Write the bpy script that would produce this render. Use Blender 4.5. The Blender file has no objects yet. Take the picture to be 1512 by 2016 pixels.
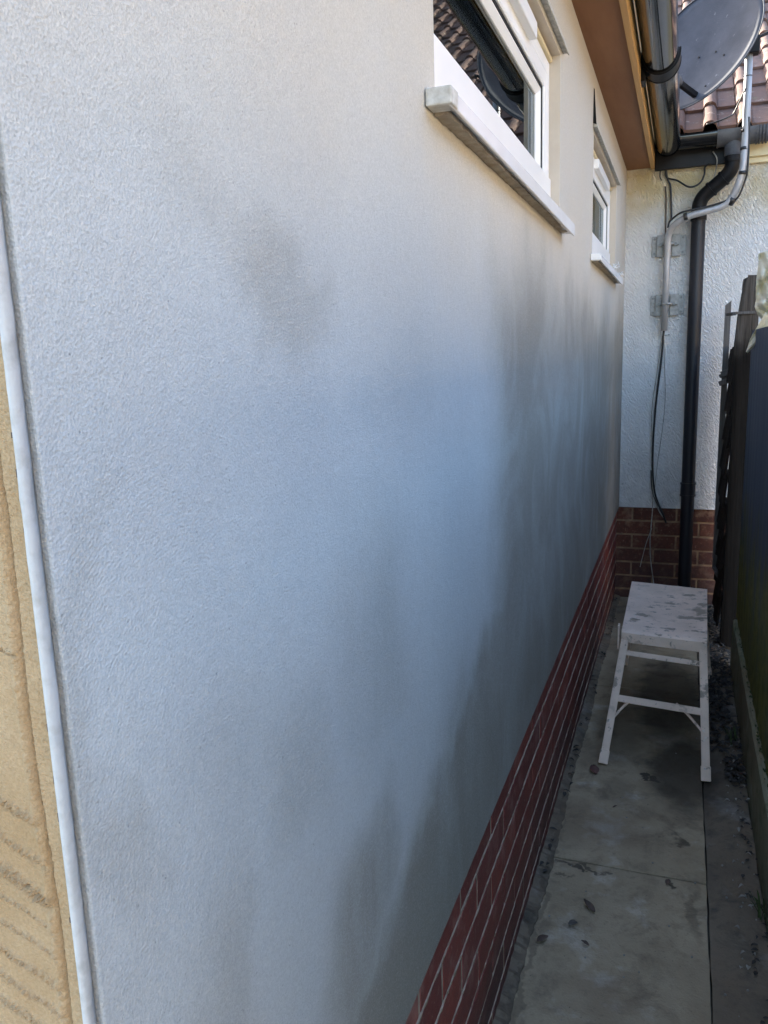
import bpy, bmesh, math, random
from mathutils import Vector, Matrix, noise
random.seed(7)
S = bpy.context.scene
COL = S.collection
R = math.radians

# ---------------------------------------------------------------- camera
cam_d = bpy.data.cameras.new('camera'); cam = bpy.data.objects.new('camera', cam_d); COL.objects.link(cam)
right = Vector((0.93806, 0.34493, -0.03262)); up = Vector((-0.03512, 0.18810, 0.98152)); fwd = Vector((-0.3447, 0.9196, -0.1886))
right.normalize(); fwd = (fwd - right*fwd.dot(right)).normalized(); up = right.cross(fwd)
m3 = Matrix((right, up, -fwd)).transposed()
CAM = Vector((.31, 0, 1.364))
cam.matrix_world = Matrix.Translation(CAM) @ m3.to_4x4()
cam_d.sensor_fit = 'HORIZONTAL'; cam_d.sensor_width = 36; cam_d.lens = 1578.6/1512*36
cam_d.clip_start = .02; cam_d.clip_end = 500
S.camera = cam
S.render.resolution_x = 768; S.render.resolution_y = 1024

# ---------------------------------------------------------------- sky, sun, exposure
SUN_DIR = Vector((-.62, .66, .50)).normalized()      # towards the sun
elev = math.asin(SUN_DIR.z); az = math.atan2(SUN_DIR.x, SUN_DIR.y)
w = bpy.data.worlds.new('World'); S.world = w; w.use_nodes = True
nt = w.node_tree; nt.nodes.clear()
sky = nt.nodes.new('ShaderNodeTexSky'); sky.sky_type = 'NISHITA'; sky.sun_disc = False
sky.sun_elevation = elev; sky.sun_rotation = az; sky.air_density = 1.0; sky.dust_density = 2.6; sky.ozone_density = .8
bg = nt.nodes.new('ShaderNodeBackground'); bg.inputs[1].default_value = .15
wo = nt.nodes.new('ShaderNodeOutputWorld')
nt.links.new(sky.outputs[0], bg.inputs[0]); nt.links.new(bg.outputs[0], wo.inputs[0])
sd = bpy.data.lights.new('sun', 'SUN'); sd.energy = 4.6; sd.angle = R(.5); sd.color = (1, .93, .82)
sun = bpy.data.objects.new('sun', sd); COL.objects.link(sun)
sun.rotation_euler = (-SUN_DIR).to_track_quat('-Z', 'Y').to_euler()
S.view_settings.view_transform = 'Standard'; S.view_settings.look = 'None'
S.view_settings.exposure = 2.8; S.view_settings.gamma = 1
S.cycles.max_bounces = 10; S.cycles.diffuse_bounces = 6; S.cycles.glossy_bounces = 6; S.cycles.transparent_max_bounces = 8

# ---------------------------------------------------------------- object helpers
def tag(o, label=None, cat=None, group=None, kind=None):
    if label: o['label'] = label
    if cat: o['category'] = cat
    if group: o['group'] = group
    if kind: o['kind'] = kind
    return o
def thing(name, loc, label, cat, group=None):
    o = bpy.data.objects.new(name, None); COL.objects.link(o); o.location = loc
    o.empty_display_size = .1
    return tag(o, label, cat, group)
def wloc(o):
    v = Vector((0, 0, 0))
    while o: v += o.location; o = o.parent
    return v
def obj(name, bm, mat, parent=None, smooth=False, bevel=0, seg=2, origin=None):
    """bm in world coordinates; stored relative to its own origin"""
    base = wloc(parent) if parent else Vector((0, 0, 0))
    if origin is None:
        org = base if parent else Vector((0, 0, 0))
    else: org = Vector(origin)
    bmesh.ops.translate(bm, verts=bm.verts, vec=-org)
    bmesh.ops.recalc_face_normals(bm, faces=bm.faces)
    me = bpy.data.meshes.new(name); bm.to_mesh(me); bm.free()
    o = bpy.data.objects.new(name, me); COL.objects.link(o)
    for mm in (mat if isinstance(mat, (list, tuple)) else [mat]): me.materials.append(mm)
    if parent: o.parent = parent
    o.location = org - base
    if smooth:
        for p in me.polygons: p.use_smooth = True
    if bevel:
        b = o.modifiers.new('bevel', 'BEVEL'); b.width = bevel; b.segments = seg; b.limit_method = 'ANGLE'; b.angle_limit = R(40)
        b.harden_normals = False
    return o
def box(bm, x0, x1, y0, y1, z0, z1, mi=0):
    vs = [bm.verts.new((x, y, z)) for x in (x0, x1) for y in (y0, y1) for z in (z0, z1)]
    fs = []
    for f in ((0, 1, 3, 2), (4, 6, 7, 5), (0, 4, 5, 1), (2, 3, 7, 6), (0, 2, 6, 4), (1, 5, 7, 3)):
        fc = bm.faces.new([vs[i] for i in f]); fc.material_index = mi; fs.append(fc)
    return vs
def bar(bm, a, b, wx, wy, up=(0, 0, 1)):
    """rectangular bar from a to b"""
    a = Vector(a); b = Vector(b); d = (b-a).normalized(); u = Vector(up)
    if abs(d.dot(u)) > .95: u = Vector((0, 1, 0))
    s = d.cross(u).normalized(); t = s.cross(d).normalized()
    vs = []
    for p in (a, b):
        for i, j in ((-1, -1), (1, -1), (1, 1), (-1, 1)): vs.append(bm.verts.new(p + s*i*wx/2 + t*j*wy/2))
    for f in ((0, 1, 2, 3), (7, 6, 5, 4), (0, 4, 5, 1), (1, 5, 6, 2), (2, 6, 7, 3), (3, 7, 4, 0)): bm.faces.new([vs[i] for i in f])
    return vs
def smooth_path(pts, n=8):
    pts = [Vector(p) for p in pts]; out = []
    P = [pts[0]*2-pts[1]] + pts + [pts[-1]*2-pts[-2]]
    for i in range(1, len(P)-2):
        p0, p1, p2, p3 = P[i-1], P[i], P[i+1], P[i+2]
        for k in range(n):
            t = k/n
            out.append(.5*((2*p1)+(p2-p0)*t+(2*p0-5*p1+4*p2-p3)*t*t+(3*p1-p0-3*p2+p3)*t*t*t))
    out.append(pts[-1]); return out
def fillet_path(pts, r, n=8):
    """polyline with rounded corners"""
    pts = [Vector(p) for p in pts]; out = [pts[0]]
    for i in range(1, len(pts)-1):
        a, b, c = pts[i-1], pts[i], pts[i+1]
        u = (a-b).normalized(); v = (c-b).normalized()
        q = min(r, (a-b).length*.48, (c-b).length*.48)
        p0 = b+u*q; p2 = b+v*q
        for k in range(n+1):
            t = k/n; out.append(p0*(1-t)**2 + b*2*t*(1-t) + p2*t*t)
    out.append(pts[-1]); return out
def tube(bm, pts, r, seg=12, cap=True):
    pts = [Vector(p) for p in pts]
    n = len(pts); rings = []; prev = None
    for i, p in enumerate(pts):
        d = (pts[min(i+1, n-1)]-pts[max(i-1, 0)]).normalized()
        if prev is None:
            s = d.cross(Vector((.31, .77, .2))).normalized()
        else:
            s = (prev - d*prev.dot(d)).normalized()
        prev = s; t = d.cross(s)
        rr = r[i] if isinstance(r, (list, tuple)) else r
        rings.append([bm.verts.new(p + (s*math.cos(2*math.pi*k/seg)+t*math.sin(2*math.pi*k/seg))*rr) for k in range(seg)])
    for a, b in zip(rings, rings[1:]):
        for k in range(seg): bm.faces.new((a[k], a[(k+1) % seg], b[(k+1) % seg], b[k]))
    if cap: bm.faces.new(rings[0][::-1]); bm.faces.new(rings[-1])
def B(): return bmesh.new()

# ---------------------------------------------------------------- material helpers
class N:
    def __init__(s, name):
        s.m = bpy.data.materials.new(name); s.m.use_nodes = True; s.t = s.m.node_tree; s.t.nodes.clear()
        s.out = s.n('ShaderNodeOutputMaterial'); s.b = s.n('ShaderNodeBsdfPrincipled'); s.l(s.b.outputs[0], s.out.inputs[0])
        s.pos = s.n('ShaderNodeNewGeometry').outputs['Position']
    def n(s, t, **k):
        x = s.t.nodes.new(t)
        for a, v in k.items(): setattr(x, a, v)
        return x
    def l(s, a, b): s.t.links.new(a, b)
    def set(s, sock, v):
        if isinstance(v, bpy.types.NodeSocket): s.l(v, sock)
        else: sock.default_value = v
    def math(s, op, a, b=0.0, c=None, clamp=False):
        x = s.n('ShaderNodeMath', operation=op, use_clamp=clamp); s.set(x.inputs[0], a); s.set(x.inputs[1], b)
        if c is not None: s.set(x.inputs[2], c)
        return x.outputs[0]
    def vm(s, op, a, b=(0, 0, 0)):
        x = s.n('ShaderNodeVectorMath', operation=op); s.set(x.inputs[0], a); s.set(x.inputs[1], b)
        return x.outputs['Value'] if op in ('LENGTH', 'DOT_PRODUCT', 'DISTANCE') else x.outputs[0]
    def scale(s, v, sc): return s.vm('MULTIPLY', v, sc)
    def noise(s, scale=5, detail=3, rough=.5, vec=None, stretch=None, dist=0, col=False):
        v = vec or s.pos
        if stretch: v = s.scale(v, stretch)
        x = s.n('ShaderNodeTexNoise'); s.l(v, x.inputs['Vector'])
        x.inputs['Scale'].default_value = scale; x.inputs['Detail'].default_value = detail; x.inputs['Roughness'].default_value = rough
        x.inputs['Distortion'].default_value = dist
        return x.outputs['Color' if col else 'Fac']
    def voro(s, scale, vec=None, feat='F1', out='Distance', rnd=1):
        x = s.n('ShaderNodeTexVoronoi', feature=feat); s.l(vec or s.pos, x.inputs['Vector']); x.inputs['Scale'].default_value = scale
        x.inputs['Randomness'].default_value = rnd
        return x.outputs[out]
    def mr(s, v, a, b, c=0., d=1., smooth=False):
        x = s.n('ShaderNodeMapRange', interpolation_type='SMOOTHSTEP' if smooth else 'LINEAR')
        s.set(x.inputs[0], v)
        for i, q in enumerate((a, b, c, d)): x.inputs[i+1].default_value = q
        return x.outputs[0]
    def mix(s, f, a, b, mode='MIX'):
        x = s.n('ShaderNodeMix', data_type='RGBA', blend_type=mode)
        s.set(x.inputs[0], f)
        for i, q in ((6, a), (7, b)):
            if isinstance(q, bpy.types.NodeSocket): s.l(q, x.inputs[i])
            else: x.inputs[i].default_value = (*q, 1) if len(q) == 3 else q
        return x.outputs[2]
    def bump(s, h, dist, strength=1, prev=None):
        x = s.n('ShaderNodeBump'); x.inputs['Strength'].default_value = strength; x.inputs['Distance'].default_value = dist
        s.l(h, x.inputs['Height'])
        if prev is not None: s.l(prev, x.inputs['Normal'])
        return x.outputs[0]
    def sep(s, v=None):
        x = s.n('ShaderNodeSeparateXYZ'); s.l(v or s.pos, x.inputs[0]); return x.outputs
    def fin(s, col, rough=.8, nor=None, spec=None, metal=0):
        if isinstance(col, bpy.types.NodeSocket): s.l(col, s.b.inputs['Base Color'])
        else: s.b.inputs['Base Color'].default_value = (*col, 1)
        s.set(s.b.inputs['Roughness'], rough)
        if nor is not None: s.l(nor, s.b.inputs['Normal'])
        if spec is not None: s.b.inputs['Specular IOR Level'].default_value = spec
        s.b.inputs['Metallic'].default_value = metal
        return s.m

def simple(name, a, b, rough=.6, nscale=20, bscale=200, bdist=.0005, spec=None, metal=0, stretch=None, contrast=(.35, .65), detail=5):
    n = N(name)
    f = n.mr(n.noise(nscale, detail, .6, stretch=stretch), *contrast)
    h = n.noise(bscale, 3, .6, stretch=stretch)
    return n.fin(n.mix(f, a, b), rough, n.bump(h, bdist), spec, metal)

# ---- fresh grey-white render on the long wall: sponge-floated sand grain, arc-shaped float marks, damp drying patches
def mat_render():
    n = N('floated_render')
    # irregular position for patch edges
    wob = n.vm('SUBTRACT', n.noise(3.2, 4, .6, col=True), (.5, .5, .5))
    p = n.vm('ADD', n.pos, n.scale(wob, (.0, .26, .34)))
    damp = None
    for (y, z, sy, sz, k) in [(.600, 1.465, .075, .055, .52), (.66, 1.43, .06, .05, .38), (.49, 1.49, .06, .04, .14), (.50, 1.08, .10, .08, .14), (.95, 1.36, .14, .10, .12),
                              
                              (.80, 1.06, .11, .17, .28), (.585, 1.02, .07, .10, .32),
                              (.70, .70, .09, .13, .75), (.98, .66, .13, .10, .6), (1.12, .80, .12, .10, .45), (.45, .86, .05, .12, .35), (.352, 1.16, .018, .12, .30)]:
        d = n.vm('LENGTH', n.vm('MULTIPLY', n.vm('SUBTRACT', p, (0, y, z)), (0, 1/sy, 1/sz)))
        g = n.mr(d, 0.25, 1.5, k, 0, True)
        damp = g if damp is None else n.math('MAXIMUM', damp, g)
    streak = n.mr(n.noise(9, 4, .6, stretch=(1, 1, .22)), .35, .7, .6, 1.15)
    sx_, sy_, sz_ = n.sep(p)[0:3]
    edge = n.math('SUBTRACT', 1.40, n.math('MULTIPLY', n.math('MAXIMUM', n.math('SUBTRACT', .92, sz_), 0), 2.5))
    reg = n.mr(n.math('SUBTRACT', sy_, edge), -.14, .16, 0, 1, True)
    reg = n.math('MULTIPLY', reg, n.mr(sz_, 1.38, 1.66, 1, 0, True))
    st2 = n.mr(n.noise(3.6, 6, .62, stretch=(1, 1, .75), dist=.9), .30, .62, .56, .84, True)
    reg = n.math('MULTIPLY', reg, st2)
    damp = n.math('MAXIMUM', n.math('MULTIPLY', damp, streak), reg)
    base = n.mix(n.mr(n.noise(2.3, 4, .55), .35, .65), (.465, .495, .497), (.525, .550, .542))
    # base turns cream towards the eave, greyer lower down; soft cloudy edge
    eave_cream = n.mr(n.math('ADD', n.sep(p)[2], n.math('MULTIPLY', sy_, .12)), 1.42, 1.88, 0, 1, True)
    base = n.mix(n.math('MULTIPLY', eave_cream, .75), base, (.515, .455, .360))
    base = n.mix(n.mr(n.noise(7, 5, .6, stretch=(1, 1, .45)), .35, .68, 0, .30), base, (.47, .475, .465))
    base = n.mix(n.mr(n.noise(34, 4, .6), .35, .7, 0, .12), base, (.45, .43, .40))
    col = n.mix(damp, base, (.235, .215, .17))
    grain = n.voro(560, out='Distance')
    gcol = n.n('ShaderNodeSeparateColor'); n.l(n.voro(900, out='Color'), gcol.inputs[0])
    gcol2 = n.n('ShaderNodeSeparateColor'); n.l(n.voro(430, out='Color'), gcol2.inputs[0])
    pits = n.voro(150)
    pit = n.mr(pits, .04, .17, 0, 1)
    pitmask = n.mr(n.noise(60, 2, .5), .45, .62)
    sp = n.math('ADD', n.mr(gcol.outputs[0], 0, 1, -.5, .5), n.mr(gcol2.outputs[1], 0, 1, -.35, .35))
    col = n.mix(n.math('MAXIMUM', n.math('MULTIPLY', sp, .22), 0), col, (.18, .17, .155))
    col = n.mix(n.math('MAXIMUM', n.math('MULTIPLY', sp, -.16), 0), col, (.95, .93, .90))
    col = n.mix(n.math('MULTIPLY', n.math('SUBTRACT', 1, pit), n.math('MULTIPLY', pitmask, .45)), col, (.10, .10, .10))
    h = n.math('ADD', grain, n.math('MULTIPLY', n.noise(480, 2, .5), .5))
    h = n.math('ADD', h, n.math('MULTIPLY', pit, n.math('MULTIPLY', pitmask, .5)))
    # float arcs
    q = n.vm('ADD', n.pos, n.scale(n.vm('SUBTRACT', n.noise(18, 3, .6, col=True), (.5, .5, .5)), (0, .006, .006)))
    for (cy, cz, r0, r1) in [(.44, 1.10, .07, .27), (.62, 1.31, .05, .13)]:
        d = n.vm('LENGTH', n.vm('MULTIPLY', n.vm('SUBTRACT', q, (0, cy, cz)), (0, 1.15, 1)))
        wv = n.math('SINE', n.math('MULTIPLY', d, 2100))
        z = n.sep()[2]
        msk = n.math('MULTIPLY', n.mr(d, r0, r0+.04, 0, 1, True), n.mr(d, r1-.07, r1, 1, 0, True))
        msk = n.math('MULTIPLY', msk, n.mr(z, cz+.01, cz+.07, 0, 1, True))
        msk = n.math('MULTIPLY', msk, n.mr(n.noise(30, 3, .6), .42, .62))
        h = n.math('ADD', h, n.math('MULTIPLY', wv, n.math('MULTIPLY', msk, .11)))
    b1 = n.bump(n.noise(3.0, 3, .5), .006, .8)
    b2 = n.bump(h, .00044, 1, b1)
    return n.fin(col, .92, b2, .2)
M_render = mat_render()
M_reveal = simple('smooth_reveal', (.50, .44, .36), (.58, .52, .43), .9, 6, 500, .0004, .2)

# scratch coat on the front wall : tan, sandy
def mat_scratch():
    n = N('tan_scratch_coat')
    c = n.mix(n.mr(n.noise(9, 5, .6), .3, .7), (.40, .275, .145), (.50, .37, .22))
    c = n.mix(n.mr(n.noise(500, 3, .7), .3, .75, 0, .5), c, (.22, .145, .075))
    h = n.math('ADD', n.noise(420, 3, .7), n.math('MULTIPLY', n.noise(120, 4, .7), .8))
    return n.fin(c, .95, n.bump(h, .0012, .9), .1)
M_scratch = mat_scratch()

def mat_pebble_paint():
    n = N('white_textured_paint')
    z = n.sep()[2]
    c = n.mix(n.mr(n.noise(5, 4, .6), .35, .7), (.88, .87, .84), (.80, .79, .76))
    # yellowed, algae-flecked band under the eave
    y = n.math('MULTIPLY', n.mr(z, 1.86, 2.2, 0, 1, True), n.mr(n.noise(7, 4, .6), .3, .6, .35, 1))
    c = n.mix(y, c, (.66, .54, .30))
    sp = n.math('MULTIPLY', n.mr(n.voro(26), .03, .09, 1, 0), n.mr(n.noise(5, 3, .6), .50, .58, 0, 1))
    c = n.mix(n.math('MULTIPLY', sp, .7), c, (.06, .055, .05))
    dirt = n.math('MULTIPLY', n.mr(z, .50, .95, 1, 0, True), n.mr(n.noise(11, 4, .7), .35, .65))
    c = n.mix(n.math('MULTIPLY', dirt, .35), c, (.33, .32, .31))
    v = n.n('ShaderNodeVectorRotate', rotation_type='Y_AXIS'); n.l(n.pos, v.inputs[0]); v.inputs['Angle'].default_value = .5
    h = n.noise(78, 3, .6, vec=v.outputs[0], stretch=(1.6, 1, .7), dist=.3)
    h = n.mr(h, .40, .72, 0, 1)
    h = n.math('ADD', h, n.math('MULTIPLY', n.noise(260, 2, .6), .15))
    return n.fin(c, .7, n.bump(h, .010, 1), .35)
M_pebble = mat_pebble_paint()

def mat_brick(name, a, b, c3, rough=.65, light=(.3, .2, .15)):
    n = N(name)
    at = n.n('ShaderNodeAttribute', attribute_name='tone'); t = at.outputs['Fac']
    c = n.mix(t, a, b)
    c = n.mix(n.mr(n.noise(38, 5, .7), .35, .7, 0, .7), c, c3)
    c = n.mix(n.mr(n.noise(90, 3, .7), .60, .70, 0, .5), c, light)
    c = n.mix(n.mr(n.noise(9, 4, .7), .52, .66, 0, .45), c, light)
    dirt = n.math('MULTIPLY', n.mr(n.sep()[2], .34, .02, 0, 1, True), n.mr(n.noise(8, 5, .65), .25, .6, .3, 1))
    c = n.mix(n.math('MULTIPLY', dirt, .75), c, (.05, .036, .036))
    h = n.math('ADD', n.noise(300, 3, .7), n.math('MULTIPLY', n.noise(60, 3, .6), 1))
    return n.fin(c, rough, n.bump(h, .0014, .8), .35)
M_brick_red = mat_brick('maroon_brick', (.36, .075, .052), (.20, .045, .040), (.14, .052, .048), .55, (.48, .27, .23))
M_brick_org = mat_brick('orange_brick', (.15, .050, .028), (.10, .034, .022), (.05, .024, .018), .85, (.36, .22, .14))
M_mortar = simple('mortar', (.50, .40, .30), (.30, .24, .18), .95, 40, 350, .001)
M_mortar_org = simple('buff_mortar', (.30, .19, .11), (.18, .115, .07), .95, 30, 350, .001)

def mat_path(name, a, b, c3, pale):
    n = N(name)
    c = n.mix(n.mr(n.noise(4.2, 6, .62), .36, .64), a, b)
    c = n.mix(n.mr(n.noise(9, 6, .7, dist=.4), .50, .66, 0, .85), c, c3)
    c = n.mix(n.mr(n.noise(6.3, 5, .65, vec=n.vm('ADD', n.pos, (3.1, 7.7, 0))), .55, .68, 0, .75), c, pale)
    c = n.mix(n.mr(n.noise(2.1, 4, .6, vec=n.vm('ADD', n.pos, (1.3, 2.2, 0))), .48, .62, 0, .45), c, (.20, .145, .095))
    c = n.mix(n.mr(n.noise(55, 4, .75), .55, .72, 0, .55), c, c3)
    damp = None
    p = n.vm('ADD', n.pos, n.scale(n.vm('SUBTRACT', n.noise(9, 4, .65, col=True), (.5, .5, .5)), (.16, .2, 0)))
    for (x, y, sx, sy, k) in [(.36, 2.60, .15, .30, .8), (.30, 3.2, .16, .5, .7), (.343, 2.21, .03, .035, .7), (.235, 2.525, .017, .018, .9), (.262, 2.52, .02, .018, .9), (.318, 1.987, .014, .018, .8), (.13, 2.86, .1, .3, .3), (.2, 4.2, .3, .4, .5), (.02, 1.5, .015, .9, .4), (.06, 2.008, .035, .014, .75), (.115, 2.010, .03, .011, .7), (.085, 1.992, .012, .016, .8), (.16, 2.012, .02, .008, .6), (.055, 1.93, .014, .012, .5), (.105, 1.755, .02, .02, .35), (.385, 1.9, .02, .14, .4), (.16, 2.42, .06, .1, .3)]:
        d = n.vm('LENGTH', n.vm('MULTIPLY', n.vm('SUBTRACT', p, (x, y, 0)), (1/sx, 1/sy, 0)))
        g = n.mr(d, .5, 1.15, k, 0, True); damp = g if damp is None else n.math('MAXIMUM', damp, g)
    c = n.mix(damp, c, (.045, .038, .03))
    c = n.mix(n.math('MULTIPLY', n.mr(n.voro(60), .04, .13, 1, 0), n.mr(n.noise(13, 3, .6), .52, .6, 0, .7)), c, (.05, .045, .035))
    h = n.math('ADD', n.noise(180, 4, .7), n.math('MULTIPLY', n.noise(22, 4, .6), 2))
    return n.fin(c, n.mr(n.noise(8, 3), .3, .7, .7, .95), n.bump(h, .002, .8), .25)
M_path = mat_path('green_grey_concrete', (.44, .365, .25), (.36, .295, .195), (.22, .18, .125), (.56, .51, .42))
M_strip = mat_path('dark_concrete', (.22, .18, .13), (.165, .135, .10), (.09, .085, .068), (.30, .28, .25))
M_ground = simple('ground_soil', (.09, .08, .06), (.13, .115, .09), .95, 3, 60, .004)
M_yard = simple('worn_paving', (.20, .185, .15), (.15, .14, .115), .9, 3, 60, .002)
M_gravelboard = mat_path('mossy_concrete_board', (.24, .24, .17), (.17, .18, .11), (.10, .115, .055), (.32, .32, .26))

M_upvc = simple('white_upvc', (.84, .84, .83), (.78, .78, .76), .28, 3, 8, .0002, .5)
M_sill = simple('white_upvc_sill', (.80, .81, .83), (.75, .75, .76), .22, 9, 12, .0003, .5)
def mat_sillunder():
    n = N('mortar_under_sill')
    c = n.mix(n.mr(n.noise(30, 5, .7), .3, .7), (.50, .45, .37), (.28, .23, .17))
    return n.fin(c, .9, n.bump(n.noise(160, 4, .7), .003), .2)
M_sillunder = mat_sillunder()
M_gasket = simple('black_rubber', (.008, .008, .008), (.012, .012, .012), .9, 60, 200, .0002)
M_bead = simple('pale_pvc_bead', (.50, .505, .49), (.36, .355, .33), .6, 55, 160, .0008, .3, contrast=(.48, .72))
M_clog = simple('clogged_hole', (.10, .06, .045), (.06, .04, .03), .9, 60)
M_drip = simple('weathered_pvc_bead', (.56, .54, .47), (.36, .345, .30), .6, 60, 200, .0005)
def mat_glass():
    n = N('double_glazing')
    n.t.nodes.remove(n.b)
    fr = n.n('ShaderNodeFresnel'); fr.inputs['IOR'].default_value = 1.95
    gl = n.n('ShaderNodeBsdfGlossy'); gl.inputs['Roughness'].default_value = .004; gl.inputs['Color'].default_value = (.52, .57, .58, 1)
    tr = n.n('ShaderNodeBsdfTransparent'); tr.inputs[0].default_value = (.8, .84, .83, 1)
    mx = n.n('ShaderNodeMixShader'); n.l(fr.outputs[0], mx.inputs[0]); n.l(tr.outputs[0], mx.inputs[1]); n.l(gl.outputs[0], mx.inputs[2])
    bp = n.bump(n.noise(2.2, 2, .5), .0012, .35); n.l(bp, gl.inputs['Normal']); n.l(bp, fr.inputs['Normal'])
    n.l(mx.outputs[0], n.out.inputs[0]); return n.m
M_glass = mat_glass()
M_room = simple('dark_room', (.10, .095, .09), (.12, .11, .10), .9, 3)
M_blind = simple('pale_blind', (.55, .52, .46), (.5, .47, .41), .8, 8, 40, .001)
def mat_wood(name, a, b, rough=.7, stretch=(25, 1.2, 25), bd=.0008, sp=None):
    n = N(name)
    f = n.noise(3, 6, .65, stretch=stretch, dist=.4)
    c = n.mix(n.mr(f, .3, .7), a, b)
    c = n.mix(n.mr(n.noise(2, 3), .35, .7, 0, .4), c, b)
    return n.fin(c, rough, n.bump(f, bd), sp)
M_soffit = mat_wood('brown_stained_ply', (.30, .155, .082), (.22, .11, .058), .75, (6, .8, 6), .0006, .2)
M_fascia = mat_wood('golden_timber', (.62, .38, .15), (.50, .29, .10), .6, (50, 1.5, 50), .0006)
def mat_post():
    n = N('weathered_post_shaded_low')
    f = n.noise(3, 6, .65, stretch=(40, 40, 1.3), dist=.4)
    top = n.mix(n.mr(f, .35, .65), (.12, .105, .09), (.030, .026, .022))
    low = n.mix(n.mr(f, .35, .65), (.017, .015, .013), (.008, .007, .006))  # shade on the lower post is painted into the wood; only the top is weathered grey
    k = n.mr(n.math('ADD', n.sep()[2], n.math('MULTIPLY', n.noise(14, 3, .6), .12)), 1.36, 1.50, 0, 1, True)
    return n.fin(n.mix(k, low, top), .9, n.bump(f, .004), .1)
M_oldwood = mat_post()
M_darkwood = mat_wood('dark_fence_wood', (.040, .030, .024), (.018, .013, .011), .9, (30, 2, 30), .002, .1)
M_batten = mat_wood('grey_batten', (.17, .16, .15), (.09, .085, .078), .85, (60, 60, 1.5), .001, .15)
M_gutter = simple('gloss_black_pvc', (.008, .008, .009), (.014, .014, .014), .10, 6, 6, .0006, .6)
M_blackpvc = simple('black_pvc', (.006, .006, .0065), (.011, .010, .010), .5, 25, 60, .0006, .25)
M_blackpipe = simple('faded_black_downpipe', (.010, .011, .014), (.020, .020, .025), .42, 14, 40, .0006, .35, stretch=(1, 1, .2))
M_greyboard = simple('dusty_outlet', (.10, .10, .105), (.05, .05, .055), .6, 20, 90, .0006)
M_creampaint = simple('cream_painted_board', (.70, .60, .36), (.60, .50, .30), .6, 8, 90, .0006)
M_alu = simple('dull_aluminium', (.50, .50, .50), (.36, .36, .37), .5, 30, 300, .0003, None, .35, stretch=(1, 1, .2))
M_zinc = simple('galvanised_plate', (.34, .34, .325), (.22, .22, .21), .5, 60, 300, .0004, None, .3)
M_screw = simple('steel_screw', (.12, .12, .12), (.2, .2, .2), .4, 60, 300, .0004, None, .8)
M_cable = simple('black_cable', (.012, .012, .012), (.02, .02, .02), .45, 60)
M_cablew = simple('grimy_white_cable', (.42, .40, .36), (.25, .235, .2), .6, 40)
M_cableb = simple('brown_cable', (.10, .07, .045), (.06, .045, .03), .6, 40)
M_tape = simple('black_tape', (.010, .010, .011), (.018, .018, .018), .35, 100)
def mat_dish():
    n = N('perforated_grey_dish')
    x, y, z = n.sep()[0:3]
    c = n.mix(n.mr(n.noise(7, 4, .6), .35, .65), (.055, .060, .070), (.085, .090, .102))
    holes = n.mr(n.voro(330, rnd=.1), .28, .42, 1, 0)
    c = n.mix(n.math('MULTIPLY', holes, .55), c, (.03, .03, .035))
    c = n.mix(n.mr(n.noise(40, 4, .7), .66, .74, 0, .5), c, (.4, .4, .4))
    return n.fin(c, .75, n.bump(n.noise(200, 2), .0004), .15)
M_dish = mat_dish()
def mat_tile():
    n = N('brown_concrete_tile')
    at = n.n('ShaderNodeAttribute', attribute_name='tone'); t = at.outputs['Fac']
    c = n.mix(t, (.155, .090, .070), (.225, .14, .11))
    c = n.mix(n.mr(n.noise(13, 5, .7), .42, .66, 0, .75), c, (.11, .085, .078))
    c = n.mix(n.mr(n.noise(30, 4, .7), .60, .70, 0, .6), c, (.44, .38, .31))
    c = n.mix(n.mr(n.noise(9, 3, .6, vec=n.vm('ADD', n.pos, (5, 5, 5))), .60, .68, 0, .5), c, (.16, .16, .09))
    h = n.math('ADD', n.noise(240, 3, .7), n.noise(40, 3, .6))
    return n.fin(c, .92, n.bump(h, .002), .12)
M_tile = mat_tile()
M_stool = None
def mat_stool():
    n = N('plaster_splashed_pink_grey_paint')
    c = n.mix(n.mr(n.noise(9, 4, .6), .35, .65), (.84, .68, .57), (.70, .56, .46))
    sp = n.math('MULTIPLY', n.mr(n.noise(19, 4, .65, stretch=(1, 1.5, 1)), .56, .61, 0, 1), n.mr(n.noise(3.5, 2, .5), .42, .52))
    c = n.mix(n.math('MULTIPLY', sp, .7), c, (.17, .15, .12))
    wp_ = n.vm('ADD', n.pos, n.scale(n.vm('SUBTRACT', n.noise(22, 4, .7, col=True), (.5, .5, .5)), (.09, .09, 0)))
    for (x, y, sx, sy) in [(.395, 3.02, .030, .050), (.365, 2.94, .055, .022), (.405, 3.10, .022, .03), (.20, 2.93, .022, .018), (.175, 2.86, .016, .02), (.30, 3.10, .03, .012), (.36, 3.22, .03, .02)]:
        d = n.vm('LENGTH', n.vm('MULTIPLY', n.vm('SUBTRACT', wp_, (x, y, 0)), (1/sx, 1/sy, 0)))
        c = n.mix(n.mr(d, .75, 1.1, .72, 0), c, (.22, .19, .145))
    c = n.mix(n.mr(n.noise(75, 3, .7), .64, .69, 0, .6), c, (.16, .14, .12))
    c = n.mix(n.mr(n.noise(55, 3, .7, vec=n.vm('ADD', n.pos, (2, 4, 1))), .64, .69, 0, .6), c, (.72, .70, .68))
    h = n.math('ADD', n.noise(90, 4, .7), sp)
    return n.fin(c, .75, n.bump(h, .0014), .3)
M_stool = mat_stool()
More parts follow.
